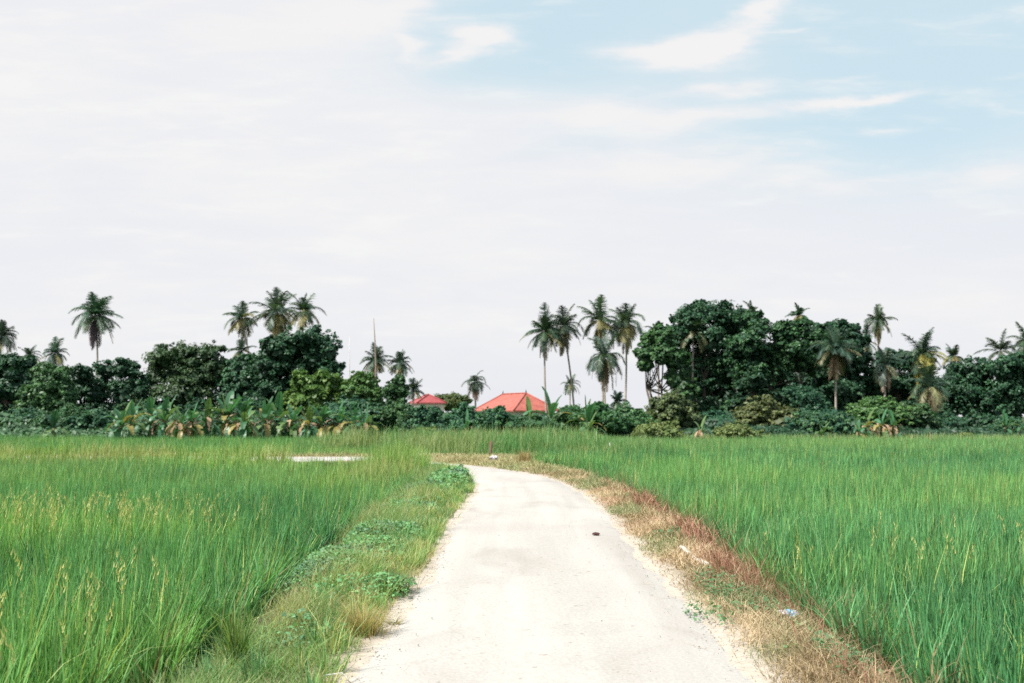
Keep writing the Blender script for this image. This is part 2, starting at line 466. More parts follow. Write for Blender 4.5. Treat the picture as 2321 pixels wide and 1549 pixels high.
# ------------------------------------------------------------------ verge vegetation
def verge():
    # --- left: short green grass
    def pts(dens, x0, x1, y0, y1):
        x, y = scatter(dens, x0, x1, y0, y1)
        ok = in_poly(x, y, VERGE) & ~in_poly(x, y, ROAD)
        return x[ok], y[ok]
    Qs, Cs, Qd, Cd = [], [], [], []
    for (y0, y1, dens, k, wd) in [(3, 10, 2600, 2, 0.006), (10, 18, 1300, 2, 0.010), (18, 30, 600, 1, 0.018), (30, 44, 300, 1, 0.03)]:
        x, y = pts(dens, -16 if y0 >= 30 else -6, 5, y0, y1)
        if y0 < 30:
            mid = np.interp(y, EL[:, 1][:90], EL[:, 0][:90]) * 0.5 + np.interp(y, ER[:, 1][:90], ER[:, 0][:90]) * 0.5
            left = x < mid
        else:
            left = dist_line(x, y, EL) < dist_line(x, y, ER)
        dr = np.minimum(dist_line(x, y, EL), dist_line(x, y, ER))
        # left verge
        a = fbm(x * 1.1, y * 1.1, 91); dry = fbm(x * 0.7, y * 0.5, 95)
        dvl = dist_line(x, y, VL)
        keep = left & ((dvl > .24) | (y > 14) | (R.random(len(x)) < .12)) & (R.random(len(x)) < np.clip(0.25 + 1.4 * smooth(0.0, 0.35, dr + 0.5 * (a - 0.5)), 0, 1)) & (dr > 0.10 * a)
        xx, yy, aa, dd, rr = x[keep], y[keep], a[keep], dry[keep], dr[keep]
        n = len(xx)
        h = (0.07 + 0.38 * aa ** 1.3 * smooth(0.05, 0.8, rr)) * R.uniform(0.45, 1.5, n)
        if y0 >= 30: h = h * np.where((yy > 34.5) & (xx < -3.8), .2, np.where((yy > 29) & (xx > -3.0), .4, 1.2))
        Q = blades(np.stack([xx, yy, ground_z(xx, yy) - 0.01], 1), h, np.full(n, wd), R.uniform(0, 6.28, n), R.uniform(0.1, 1.1, n), k, R.uniform(0, 0.3, n))
        c = np.tile(np.array([0.205, 0.315, 0.125]), (n, 1))
        c = mixc(c, [0.40, 0.39, 0.18], smooth(0.42, 0.68, dd) * 0.75)
        c = mixc(c, [0.36, 0.27, 0.15], smooth(0.30, 0.02, rr) * 0.6)
        c = mixc(c, [0.40, 0.32, 0.17], (R.random(n) < 0.10) * 0.8)
        c *= R.uniform(0.6, 1.3, n)[:, None]
        Qs.append(Q); Cs.append(np.repeat(c, k, 0))
        # right verge and far side of the bend: dry straw with green patches
        keep = ~left & (R.random(len(x)) < np.clip(0.15 + 1.5 * smooth(0.0, 0.35, dr + 0.5 * (a - 0.5)), 0, 1))
        xx, yy, aa, dd, rr = x[keep], y[keep], a[keep], dry[keep], dr[keep]
        n = len(xx)
        h = (0.06 + 0.15 * aa * smooth(0.0, 0.6, rr)) * R.uniform(0.5, 1.4, n)
        dvr = dist_line(xx, yy, VR)
        Q = blades(np.stack([xx, yy, ground_z(xx, yy) - 0.01], 1), h, np.full(n, wd), R.uniform(0, 6.28, n), R.uniform(0.3, 1.8, n), k, R.uniform(0, 0.4, n))
        c = np.tile(np.array([0.50, 0.39, 0.25]), (n, 1))
        g = smooth(0.42, 0.57, fbm(xx * 1.1, yy * 0.6, 99))
        c = mixc(c, [0.13, 0.20, 0.08], g * 0.85)
        c = mixc(c, [0.30, 0.15, 0.10], smooth(0.45, 0.7, fbm(xx * 1.0, yy * 0.8, 101)) * 0.55)
        c = mixc(c, [0.58, 0.46, 0.30], (R.random(n) < 0.2) * 0.8)
        c = mixc(c, [0.33, 0.34, 0.17], smooth(27, 34, yy) * 0.6)
        c *= R.uniform(0.7, 1.2, n)[:, None]
        Qd.append(Q); Cd.append(np.repeat(c, k, 0))
    # reddish dead grass lying in the ditch between verge and rice on the right side
    for (y0, y1, dens, k, wd) in [(3, 12, 1500, 3, 0.006), (12, 24, 600, 2, 0.012)]:
        x, y = scatter(dens, 0, 5, y0, y1)
        dv = dist_line(x, y, VR)
        red = fbm(x * 0.5, y * 0.42, 111)
        ok = (dv < 0.22 + 0.3 * vnoise(x * 1.3, y * 1.3, 113)) & ~in_poly(x, y, ROAD) & (R.random(len(x)) < smooth(0.48, 0.62, red) + 0.10)
        x, y, red = x[ok], y[ok], red[ok]; n = len(x)
        Q = blades(np.stack([x, y, ground_z(x, y) - 0.01], 1), R.uniform(0.15, 0.5, n), np.full(n, wd), R.normal(np.pi, 1.4, n), R.uniform(0.2, 0.9, n), k, R.uniform(0.05, 0.5, n))
        c = mixc(np.tile(np.array([0.32, 0.15, 0.11]), (n, 1)), [0.46, 0.32, 0.20], (R.random(n) < 0.35) * 0.9)
        c *= R.uniform(0.6, 1.2, n)[:, None]
        Qd.append(Q); Cd.append(np.repeat(c, k, 0))
    # straw litter lying flat on the right verge and along the road edges
    n0 = 9000
    x = R.uniform(-2, 4.5, n0); y = R.uniform(4, 24, n0)
    dr = np.minimum(dist_line(x, y, EL), dist_line(x, y, ER))
    inr = in_poly(x, y, ROAD)
    ok = in_poly(x, y, VERGE) & (np.where(inr, dr < 0.16 * R.random(n0) ** 2 * 2, True)) & (x > -0.5)
    x, y, inr = x[ok], y[ok], inr[ok]; n = len(x)
    z = np.where(inr, 0.024, ground_z(x, y) + R.uniform(0.02, 0.10, n))
    Q = blades(np.stack([x, y, z], 1), np.full(n, 0.02), np.full(n, 0.006), R.uniform(0, 6.28, n), R.uniform(4, 14, n), 2)
    c = np.tile(np.array([0.50, 0.36, 0.22]), (n, 1)) * R.uniform(0.6, 1.25, n)[:, None]
    Qd.append(Q); Cd.append(np.repeat(c, 2, 0))
    x, y = scatter(22, -6, 1, 5, 34)
    ok = in_poly(x, y, VERGE) & ~in_poly(x, y, ROAD) & (dist_line(x, y, EL) < dist_line(x, y, ER)) & (dist_line(x, y, EL) > .12) & ((dist_line(x, y, VL) > .3) | (y > 16))
    x, y = x[ok], y[ok]; nb = 34; n = len(x); idx = np.repeat(np.arange(n), nb); m = len(idx)
    th = R.uniform(.5, 1.4, n); tc_ = R.random(n)
    a = R.uniform(0, 6.28, m); rr = np.abs(R.normal(0, .06, m))
    bx, by = x[idx] + np.cos(a) * rr, y[idx] + np.sin(a) * rr
    Q = blades(np.stack([bx, by, ground_z(x, y)[idx] - .01], 1), .24 * th[idx] * R.uniform(.5, 1.2, m), np.full(m, .009) * (1 + smooth(10, 25, by)), a, np.abs(R.normal(.5, .3, m)), 2, R.uniform(0, .4, m))
    c = np.where((tc_ < .35)[idx][:, None], np.array([.38, .40, .16]), np.where((tc_ < .8)[idx][:, None], np.array([.19, .33, .11]), np.array([.09, .22, .085]))) * R.uniform(.7, 1.25, m)[:, None]
    Qs.append(Q); Cs.append(np.repeat(c, 2, 0))
    o = quads_obj('verge_grass', np.concatenate(Qs), np.concatenate(Cs), M_RICE)
    tag(o, 'short green grass along the weedy side of the road', 'grass', kind='stuff')
    o = quads_obj('dry_verge_grass', np.concatenate(Qd), np.concatenate(Cd), M_DRY)
    tag(o, 'straw coloured and reddish dry grass along the road and ditch', 'grass', kind='stuff')

    # --- broad-leaved creeper on the left verge
    Qs, Cs = [], []
    spots = []
    for (px, py, rx, ry, dens) in [(745, 1285, 0.42, 1.1, 1.0), (830, 1262, 0.38, 1.0, 1.0), (880, 1215, 0.42, 1.3, .9), (885, 1335, 0.22, .4, .8), (930, 1150, .48, 1.6, .9),
                                   (975, 1112, 0.55, 2.0, 1.0), (1000, 1100, .4, 2.2, 1.05), (1022, 1092, 0.38, 2.0, 1.1), (1036, 1084, 0.26, 1.2, 1.1), (780, 1350, .3, .5, .35), (690, 1440, .25, .4, .3)]:
        g = gnd(px, py, 0.05)
        rx *= 1.35; ry *= 1.3
        n = int(7500 * rx * ry * dens) if g[1] < 20 else int(3000 * rx * ry * dens)
        th = R.uniform(0, 6.28, n); r = np.sqrt(R.random(n))
        x = g[0] + np.cos(th) * r * rx; y = g[1] + np.sin(th) * r * ry
        ok = ~in_poly(x, y, ROAD) & (r * 0.8 + 0.1 < 1.3 * fbm(x * 2.4, y * 1.6, 121) + 0.5 * R.random(n) - .12)
        x, y, r = x[ok], y[ok], r[ok]; n = len(x)
        hump = (0.05 + 0.12 * (dens > 1) + 0.24 * fbm(x * 2.2, y * 2.2, 120)) * np.clip(1 - r * r, 0, 1) ** .35
        z = ground_z(x, y) + hump * R.random(n) ** 0.6 + 0.01
        s = (0.024 if g[1] < 20 else 0.05) * R.uniform(0.4, 1.6, n)
        Qs.append(leafq(np.stack([x, y, z], 1), s * 1.5, s * 1.1, np.tile([0.0, -0.1, 1.0], (n, 1)), 0.55))
        c = np.tile(np.array([0.13, 0.31, 0.12]), (n, 1))
        c = mixc(c, [0.18, 0.32, 0.12], (R.random(n) < 0.35) * 0.9)
        c = mixc(c, [0.09, 0.18, 0.11], smooth(0.45, 0.65, fbm(x * 1.7, y * 1.7, 130)) * 0.8)
        Cs.append(c * R.uniform(0.7, 1.25, n)[:, None])
    # a few green weeds among the straw of the right verge
    for (px, py, rx, ry) in [(1930, 1500, .35, .5), (1880, 1470, .3, .4), (1690, 1360, .3, .5), (1640, 1330, .25, .6), (1500, 1205, .2, .8), (1600, 1400, .18, .4), (1830, 1440, .2, .3)]:
        rx *= 1.2; ry *= 1.2
        g = gnd(px, py, 0.05); n = int(2300 * rx * ry)
        th = R.uniform(0, 6.28, n); r = np.sqrt(R.random(n))
        x = g[0] + np.cos(th) * r * rx; y = g[1] + np.sin(th) * r * ry
        ok = fbm(x * 3, y * 2, 123) > .42; x, y = x[ok], y[ok]; n = len(x)
        z = ground_z(x, y) + R.random(n) * 0.10 + 0.02
        s = 0.02 * R.uniform(0.6, 1.4, n)
        Qs.append(leafq(np.stack([x, y, z], 1), s * 1.9, s, np.tile([0.0, -0.1, 1.0], (n, 1)), 0.6))
        Cs.append(np.tile(np.array([0.10, 0.21, 0.09]), (n, 1)) * R.uniform(0.7, 1.25, n)[:, None])
    o = quads_obj('creeper_leaves', np.concatenate(Qs), np.concatenate(Cs), M_LEAF)
    tag(o, 'broad leaved green creeper spreading over the road verges', 'creeper', kind='stuff')

def leafq(c, l, w, nrm, jit, rng=R):
    """diamond leaf quads at centres c with length l, width w, normals near nrm"""
    n = len(c)
    nn = nrm + rng.normal(0, jit, (n, 3)); nn /= np.linalg.norm(nn, axis=1)[:, None] + 1e-9
    t = rng.normal(0, 1, (n, 3)); t = t - nn * (t * nn).sum(1)[:, None]; t /= np.linalg.norm(t, axis=1)[:, None] + 1e-9
    b = np.cross(nn, t)
    l = np.asarray(l)[:, None]; w = np.asarray(w)[:, None]
    return np.stack([c - t * l * .5, c + b * w * .5 - t * l * 0.08, c + t * l * .5, c - b * w * .5 - t * l * 0.08], 1)
verge()

def tall_grass(name, label, regions, seedc, dryf):
    Qs, Cs = [], []
    for (x0, x1, y0, y1, h0, h1, dens, wd) in regions:
        x, y = scatter(dens, x0, x1, y0, y1)
        cx, cy, rx, ry = (x0 + x1) / 2, (y0 + y1) / 2, (x1 - x0) / 2, (y1 - y0) / 2
        q = ((x - cx) / rx) ** 4 + ((y - cy) / ry) ** 4
        ok = (q < 1) & ~in_poly(x, y, ROAD)
        x, y, q = x[ok], y[ok], q[ok]; n = len(x)
        h = R.uniform(h0, h1, n) * (0.6 + 0.8 * fbm(x * 0.5, y * 0.5, 140)) * (1 - 0.45 * q)
        Q = blades(np.stack([x, y, ground_z(x, y)], 1), h, np.full(n, wd), R.uniform(0, 6.28, n), np.abs(R.normal(0.2, 0.15, n)), 3, np.clip(R.normal(0.1, 0.1, n), 0, 0.4))
        c = np.tile(np.array(seedc), (n, 1))
        c = mixc(c, [0.40, 0.36, 0.17], smooth(0.45, 0.62, fbm(x * 0.35, y * 0.35, 150)) * dryf)
        c = mixc(c, [0.40, 0.33, 0.17], (R.random(n) < 0.15) * dryf)
        c *= R.uniform(0.7, 1.25, n)[:, None]
        Qs.append(Q); Cs.append(np.repeat(c, 3, 0))
    o = quads_obj(name, np.concatenate(Qs), np.concatenate(Cs), M_RICE)
    tag(o, label, 'grass', kind='stuff')

tall_grass('tall_roadside_grass', 'tall yellowing wild grass on the inside of the road bend', [(-4.75, -2.75, 28.0, 35.4, 0.95, 1.5, 160, 0.03), (-4.9, -2.9, 20, 30, 0.7, 1.05, 120, 0.025), (-22, -7.9, 33.0, 37.4, 0.75, 1.1, 90, 0.03), (-60, -20, 33.5, 38.6, 0.8, 1.1, 50, 0.04)], (0.22, 0.36, 0.10), 0.55)
tall_grass('reed_grass', 'tall green reedy grass behind the bend of the road', [(-6.5, 4.5, 43.0, 50.0, 1.1, 1.6, 80, 0.04), (2.2, 7.5, 41.0, 48.0, 0.8, 1.2, 70, 0.04), (-12, 6, 50, 60, 1.2, 1.7, 30, 0.06), (0.9, 3.2, 38.3, 42.5, 0.5, 0.9, 80, 0.03)], (0.13, 0.28, 0.10), 0.4)
tall_grass('dry_field_weeds', 'pale weedy grass at the far end of the fields', [(3, 45, 66, 74, 0.5, 1.0, 16, 0.06), (-9, 6, 60, 72, 0.9, 1.4, 18, 0.06)], (0.23, 0.30, 0.13), 0.8)

# undergrowth: one unbroken mass of herbs along the foot of the tree line
def undergrowth():
    x, y = scatter(22, -62, 62, 74, 92)
    n = len(x)
    k = 8
    idx = np.repeat(np.arange(n), k); m = len(idx)
    h = (0.5 + 1.8 * fbm(x * 0.22, y * 0.22, 160)) * smooth(73, 79, y) * (1 - .55 * smooth(26, 34, x)) + 0.3
    c = np.stack([x[idx] + R.normal(0, .25, m), y[idx] + R.normal(0, .25, m), -0.2 + h[idx] * R.random(m) ** 0.6], 1)
    s = R.uniform(0.18, 0.42, m)
    Q = leafq(c, s * 1.5, s * .8, np.tile([0.0, -0.5, 0.7], (m, 1)), 0.5)
    col = np.tile(np.array([0.028, 0.075, 0.038]), (m, 1))
    col = mixc(col, [0.06, 0.125, 0.055], smooth(0.45, 0.65, fbm(x * 0.15, y * 0.15, 161))[idx] * 0.7)
    col = mixc(col, [0.075, 0.16, 0.075], smooth(-22, -30, x)[idx] * .8)
    col *= R.uniform(0.6, 1.3, m)[:, None]
    o = quads_obj('undergrowth', Q, col, M_LEAF)
    tag(o, 'low green undergrowth along the foot of the tree line', 'undergrowth', kind='stuff')
undergrowth()

# ------------------------------------------------------------------ trees and shrubs
def crown_quads(lobes, nleaf, size, col, col2, rng, loose=0.0, layer=False):
    """lobes: (cx,cy,cz,rx,ry,rz) local. leaves gathered into sprays spread over and through every lobe"""
    Qs, Cs = [], []
    vol = np.array([(l[3] * l[4] * l[5]) ** (2 / 3) for l in lobes]); vol /= vol.sum()
    for l, v in zip(lobes, vol):
        c = np.array(l[:3]); r = np.array(l[3:6])
        n = int(nleaf * v)
        ns = max(10, n // 22)
        d = rng.normal(0, 1, (ns, 3)); d /= np.linalg.norm(d, axis=1)[:, None]
        d[:, 2] = np.where(d[:, 2] < -0.35, -d[:, 2] * 0.8, d[:, 2])
        rr = rng.uniform(0.45, 1.0, ns) ** 0.6 * (1 + loose * rng.normal(0, 0.26, ns)) + loose * 0.3 * (rng.random(ns) < .06)
        lump = 0.82 + 0.36 * vnoise(d[:, 0] * 2.2 + 9 + c[0], d[:, 2] * 2.2 + d[:, 1] * 1.7 + 5, 7)
        cc = c + d * r * (rr * lump)[:, None]
        sr = rng.uniform(0.10, 0.27, ns) * r.mean()
        idx = np.repeat(np.arange(ns), 22)
        m = len(idx)
        e = rng.normal(0, 1, (m, 3)); e /= np.linalg.norm(e, axis=1)[:, None]
        e[:, 2] *= 0.45 if layer else 0.75
        p = cc[idx] + e * (sr[idx] * rng.uniform(0.4, 1.0, m) ** 0.5)[:, None]
        nr = 0.55 * e + 0.5 * d[idx] + np.array([0, 0, 0.55])
        s = size * rng.uniform(0.6, 1.35, m)
        Qs.append(leafq(p, s * 1.45, s * 0.8, nr, 0.38, rng))
        f = np.clip(rng.random(ns) * 0.9, 0, 1)[idx]
        cl = np.array(col) * (1 - f[:, None]) + np.array(col2) * f[:, None]
        Cs.append(cl * rng.uniform(0.7, 1.3, m)[:, None])
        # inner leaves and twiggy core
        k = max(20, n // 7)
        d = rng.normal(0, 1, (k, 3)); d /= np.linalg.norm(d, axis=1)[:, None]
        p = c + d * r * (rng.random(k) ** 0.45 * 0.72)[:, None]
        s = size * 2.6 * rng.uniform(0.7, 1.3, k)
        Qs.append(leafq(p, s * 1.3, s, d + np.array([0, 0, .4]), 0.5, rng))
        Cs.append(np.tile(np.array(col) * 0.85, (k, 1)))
    return np.concatenate(Qs), np.concatenate(Cs)

def make_tree(seed, label, px, top, wpx, D, lobes=None, base_py=None, nleaf=5200, size=0.36, col=(0.028, 0.075, 0.032), col2=(0.05, 0.12, 0.042), trunks=1,
              bare=0.32, name='broadleaf_tree', cat='tree', group=None, layer=False, loose=0.5, skirt=True):
    """px/top/wpx in photo pixels. lobes: list of (dx, dy, rx, rz) in pixels relative to (px, top) or None for a random crown"""
    rng = np.random.default_rng(seed)
    sc = D / F
    nleaf = int(nleaf * 3.8); size = size * 0.53 * rng.uniform(.75, 1.2); loose = loose * rng.uniform(.7, 1.4)
    if lobes and skirt:
        x0 = min(l[0] - l[2] for l in lobes); x1 = max(l[0] + l[2] for l in lobes); k = max(2, int((x1 - x0) / 44))
        lobes = list(lobes) + [(x0 + (x1 - x0) * (i + .5) / k, 928 + rng.uniform(-8, 8), 30 + rng.uniform(-3, 8), 30) for i in range(k)]
    z0 = float(ground_z(np.array([0.0]), np.array([D]))[0])
    b = at(px, 942, D); base = np.array([b[0], D, z0])
    topz = at(px, top, D)[2] - z0
    H = topz; W = wpx * sc
    root = empty(name, base, label, cat, group)
    col2 = tuple(np.array(col2) * (1.2, 1.25, 1.08)); col = tuple(np.array(col) * (1.08, 1.1, 1.0))
    L = []
    if lobes:
        for (lx, ly, rx, rz) in lobes:
            q = at(lx, ly, D)
            L.append((q[0] - base[0], rng.uniform(-0.3, 0.3) * W * 0.5, q[2] - z0, rx * sc, rx * sc * rng.uniform(0.8, 1.1), rz * sc))
    else:
        cb = H * bare
        nl = 7 + int(W / 1.1)
        for i in range(nl):
            u = rng.uniform(-1, 1); hgt = rng.uniform(0, 1)
            rr = W * rng.uniform(0.17, 0.27)
            x = u * max(0.05, W / 2 - rr); 
            zt = cb + (H * .95 - cb) * math.sqrt(max(0, 1 - (u * 0.85) ** 2)) 
            z = cb + rr * 0.7 + max(0, zt - cb - rr * 1.55) * hgt
            L.append((x, rng.uniform(-0.4, 0.4) * W, z, rr, rr, rr * rng.uniform(0.7, 0.95)))
        L.append((0, 0, H * .93 - W * 0.2, W * 0.22, W * 0.22, W * 0.2))
    base_n = len(L)
    for l in L[:base_n]:
        for q in range(4):
            d = rng.normal(0, 1, 3); d[2] = abs(d[2]) * .9 + .05; d /= np.linalg.norm(d); f = rng.uniform(.28, .5)
            L.append((l[0] + d[0] * l[3] * .92, l[1] + d[1] * l[4] * .92, l[2] + d[2] * l[5] * .92, l[3] * f, l[4] * f, l[5] * f * rng.uniform(.6, 1)))
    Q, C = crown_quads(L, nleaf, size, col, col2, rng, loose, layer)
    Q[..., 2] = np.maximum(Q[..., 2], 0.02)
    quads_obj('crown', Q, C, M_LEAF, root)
    mb = MB()
    for t in range(trunks):
        ox = rng.uniform(-0.3, 0.3) * W * (trunks > 1)
        r0 = max(0.04, 0.02 * H) * (1 if trunks == 1 else 0.6)
        fork = np.array([ox + rng.normal(0, .04) * H, rng.normal(0, .03) * H, H * 0.42])
        mb.tube([(0, 0, -0.1), (ox * .75 + rng.normal(0, .015) * H, 0, H * 0.12), fork], [r0 * 1.25, r0, r0 * 0.8], 7)
        near = sorted(L[:base_n], key=lambda l: abs(l[0] - ox))[:max(3, len(L) // trunks)]
        for l in near:
            e = np.array(l[:3]) + np.array([0, 0, 0.1])
            m_ = (fork + e) / 2 + np.array([0, 0, -0.06 * H])
            mb.tube([fork - np.array([0, 0, .05]), m_, e], [r0 * .55, r0 * .34, r0 * .12], 5, cap=False)
    mb.obj('trunk', M_BARK, root)
    return root

DG, DG2 = (0.021, 0.062, 0.036), (0.046, 0.115, 0.060)          # dark glossy green
MG, MG2 = (0.042, 0.100, 0.045), (0.078, 0.155, 0.065)           # mid green
LG, LG2 = (0.075, 0.15, 0.04), (0.14, 0.21, 0.06)              # yellow green
OL, OL2 = (0.075, 0.095, 0.04), (0.13, 0.15, 0.07)              # olive
BG, BG2 = (0.028, 0.085, 0.055), (0.072, 0.165, 0.085)          # blue green
TREES = [
 # label, px, top, width, D, lobes, kwargs
 ('dark bushy tree below the palm cut by the photo edge, beside the shorter drooping palm', 15, 798, 150, 92, [(-20, 840, 45, 38), (30, 830, 40, 32), (60, 860, 42, 36), (10, 890, 60, 40), (-40, 880, 40, 45), (70, 905, 40, 35)], dict(col=DG, col2=DG2)),
 ('mid green rounded tree under the small drooping palms', 115, 822, 110, 88, [(95, 848, 32, 26), (125, 860, 34, 30), (105, 890, 45, 36), (145, 895, 28, 32), (70, 910, 30, 30)], dict(col=MG, col2=MG2)),
 ('dark thicket tree around the trunk of the tall solitary palm', 235, 818, 190, 94, [(195, 850, 34, 28), (235, 842, 30, 24), (268, 838, 36, 28), (300, 862, 34, 30), (215, 890, 48, 38), (275, 890, 52, 42), (170, 890, 36, 40), (320, 895, 28, 34)], dict(col=DG, col2=DG2)),
 ('wide domed tree with a greyish patch, between the solitary palm and the palm trio', 425, 772, 200, 96, [(370, 815, 40, 30), (420, 805, 42, 32), (470, 808, 44, 34), (400, 850, 58, 42), (460, 855, 58, 45), (350, 855, 34, 34), (505, 850, 34, 40), (430, 895, 80, 38)], dict(col=(0.034, 0.075, 0.035), col2=(0.075, 0.115, 0.055), nleaf=6500)),
 ('dark low tree joining the domed tree and the big dense tree', 545, 810, 110, 95, [(530, 838, 30, 26), (565, 830, 30, 26), (550, 870, 40, 38), (520, 890, 34, 34), (580, 895, 36, 36)], dict(col=DG, col2=DG2)),
 ('big dense dark round tree standing under the palm trio', 690, 738, 210, 90, [(650, 790, 48, 36), (700, 775, 44, 36), (735, 800, 44, 42), (620, 800, 40, 30), (610, 840, 50, 44), (680, 840, 60, 50), (745, 850, 38, 44), (640, 885, 60, 40), (715, 890, 52, 36)], dict(col=DG, col2=DG2, nleaf=8500, bare=.2)),
 ('yellow green leafy tree in front of the big dense dark tree', 715, 845, 130, 84, [(690, 872, 34, 26), (735, 870, 38, 26), (770, 882, 32, 26), (710, 900, 46, 26), (670, 905, 30, 26)], dict(col=LG, col2=LG2, nleaf=4200)),
 ('small bright green tree beside the pale bare pole', 825, 842, 80, 84, [(815, 862, 26, 20), (838, 875, 26, 24), (810, 890, 34, 28), (845, 900, 28, 22)], dict(col=LG, col2=MG2, nleaf=3000)),
 ('narrow green tree behind the yellow skirted palm beside the crimson roofed house', 898, 850, 60, 122, [(905, 868, 16, 18), (892, 885, 20, 20), (912, 890, 18, 18), (880, 895, 16, 14), (895, 915, 22, 18)], dict(skirt=False, col=MG, col2=MG2, nleaf=2200)),
 ('low olive topped tree between the two red roofed houses', 1030, 888, 90, 178, [(1005, 903, 20, 14), (1030, 902, 22, 13), (1052, 912, 18, 14), (1020, 920, 34, 18)], dict(skirt=False, col=(0.06, 0.10, 0.035), col2=(0.13, 0.15, 0.06), nleaf=2400)),
 # big grove
 ('leafy tree at the open end of the big grove, thin trunks showing under it', 1480, 738, 110, 97, [(1478, 772, 28, 26), (1505, 765, 30, 26), (1465, 805, 28, 24), (1500, 805, 36, 30), (1530, 815, 36, 32), (1460, 830, 20, 14), (1532, 862, 26, 26), (1558, 890, 26, 30)], dict(col=MG, col2=(0.06, 0.135, 0.045), nleaf=4200, trunks=3, skirt=False)),
 ('tallest dark domed tree of the big grove', 1600, 684, 190, 100, [(1560, 728, 42, 34), (1600, 715, 44, 32), (1640, 722, 40, 34), (1545, 770, 36, 34), (1610, 770, 56, 44), (1650, 765, 34, 40), (1575, 830, 46, 46), (1630, 835, 52, 50), (1590, 880, 40, 30)], dict(col=DG, col2=DG2, nleaf=9000, size=.4, trunks=2)),
 ('large leaved glossy tree close beside the tallest tree of the grove', 1700, 698, 120, 98, [(1690, 730, 38, 32), (1715, 745, 32, 34), (1690, 785, 46, 40), (1720, 810, 36, 38), (1675, 830, 38, 38), (1705, 860, 44, 34)], dict(col=DG, col2=(0.06, 0.14, 0.06), nleaf=6500, size=.44)),
 ('broad tree with pale glossy leaves in the middle of the big grove', 1795, 722, 130, 99, [(1770, 762, 36, 32), (1805, 752, 38, 30), (1835, 775, 30, 34), (1780, 800, 46, 38), (1820, 815, 42, 40), (1760, 835, 36, 34), (1845, 830, 26, 34)], dict(col=(0.026, 0.075, 0.035), col2=(0.055, 0.13, 0.05), nleaf=6500, size=.42, trunks=2)),
 ('dark tree behind the pale trunked palm in front of the grove', 1895, 722, 140, 104, [(1870, 760, 36, 30), (1905, 752, 36, 28), (1940, 775, 30, 32), (1890, 800, 50, 42), (1935, 830, 42, 40), (1870, 850, 40, 40), (1915, 885, 50, 40)], dict(col=DG, col2=DG2, nleaf=6500)),
 ('dark tree in the low dip of the skyline after the big grove', 2035, 790, 150, 106, [(2000, 830, 40, 34), (2045, 820, 36, 28), (2085, 835, 34, 32), (2020, 870, 50, 38), (2075, 885, 46, 38), (1970, 870, 36, 40)], dict(col=DG, col2=DG2, nleaf=5500)),
 ('rounded dark tree behind the palm with long hanging fronds', 2190, 812, 130, 97, [(2165, 850, 36, 30), (2205, 842, 38, 30), (2235, 865, 30, 34), (2180, 895, 48, 40), (2230, 910, 42, 40), (2140, 900, 30, 40)], dict(col=DG, col2=DG2, nleaf=6000)),
 ('dark tree under the palms at the edge of the photo, past the grove', 2290, 800, 120, 95, [(2270, 838, 36, 30), (2310, 825, 36, 30), (2345, 850, 36, 40), (2285, 885, 48, 42), (2330, 905, 44, 42), (2250, 920, 34, 34)], dict(col=DG, col2=DG2, nleaf=6000)),
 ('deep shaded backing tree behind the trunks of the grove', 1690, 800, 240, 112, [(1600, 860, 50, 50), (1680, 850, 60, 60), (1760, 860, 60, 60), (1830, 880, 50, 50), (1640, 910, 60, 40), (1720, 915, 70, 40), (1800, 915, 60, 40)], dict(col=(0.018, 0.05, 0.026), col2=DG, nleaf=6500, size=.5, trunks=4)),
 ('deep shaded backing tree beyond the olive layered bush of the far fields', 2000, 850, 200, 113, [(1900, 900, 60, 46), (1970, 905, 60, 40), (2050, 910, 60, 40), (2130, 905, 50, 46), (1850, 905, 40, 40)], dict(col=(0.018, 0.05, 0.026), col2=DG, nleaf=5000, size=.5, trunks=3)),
]
for i, (lab, px, top, w, D, lobes, kw) in enumerate(TREES):
    make_tree(100 + i, lab, px, top, w, D, lobes, group='trees along the far edge of the fields', **kw)

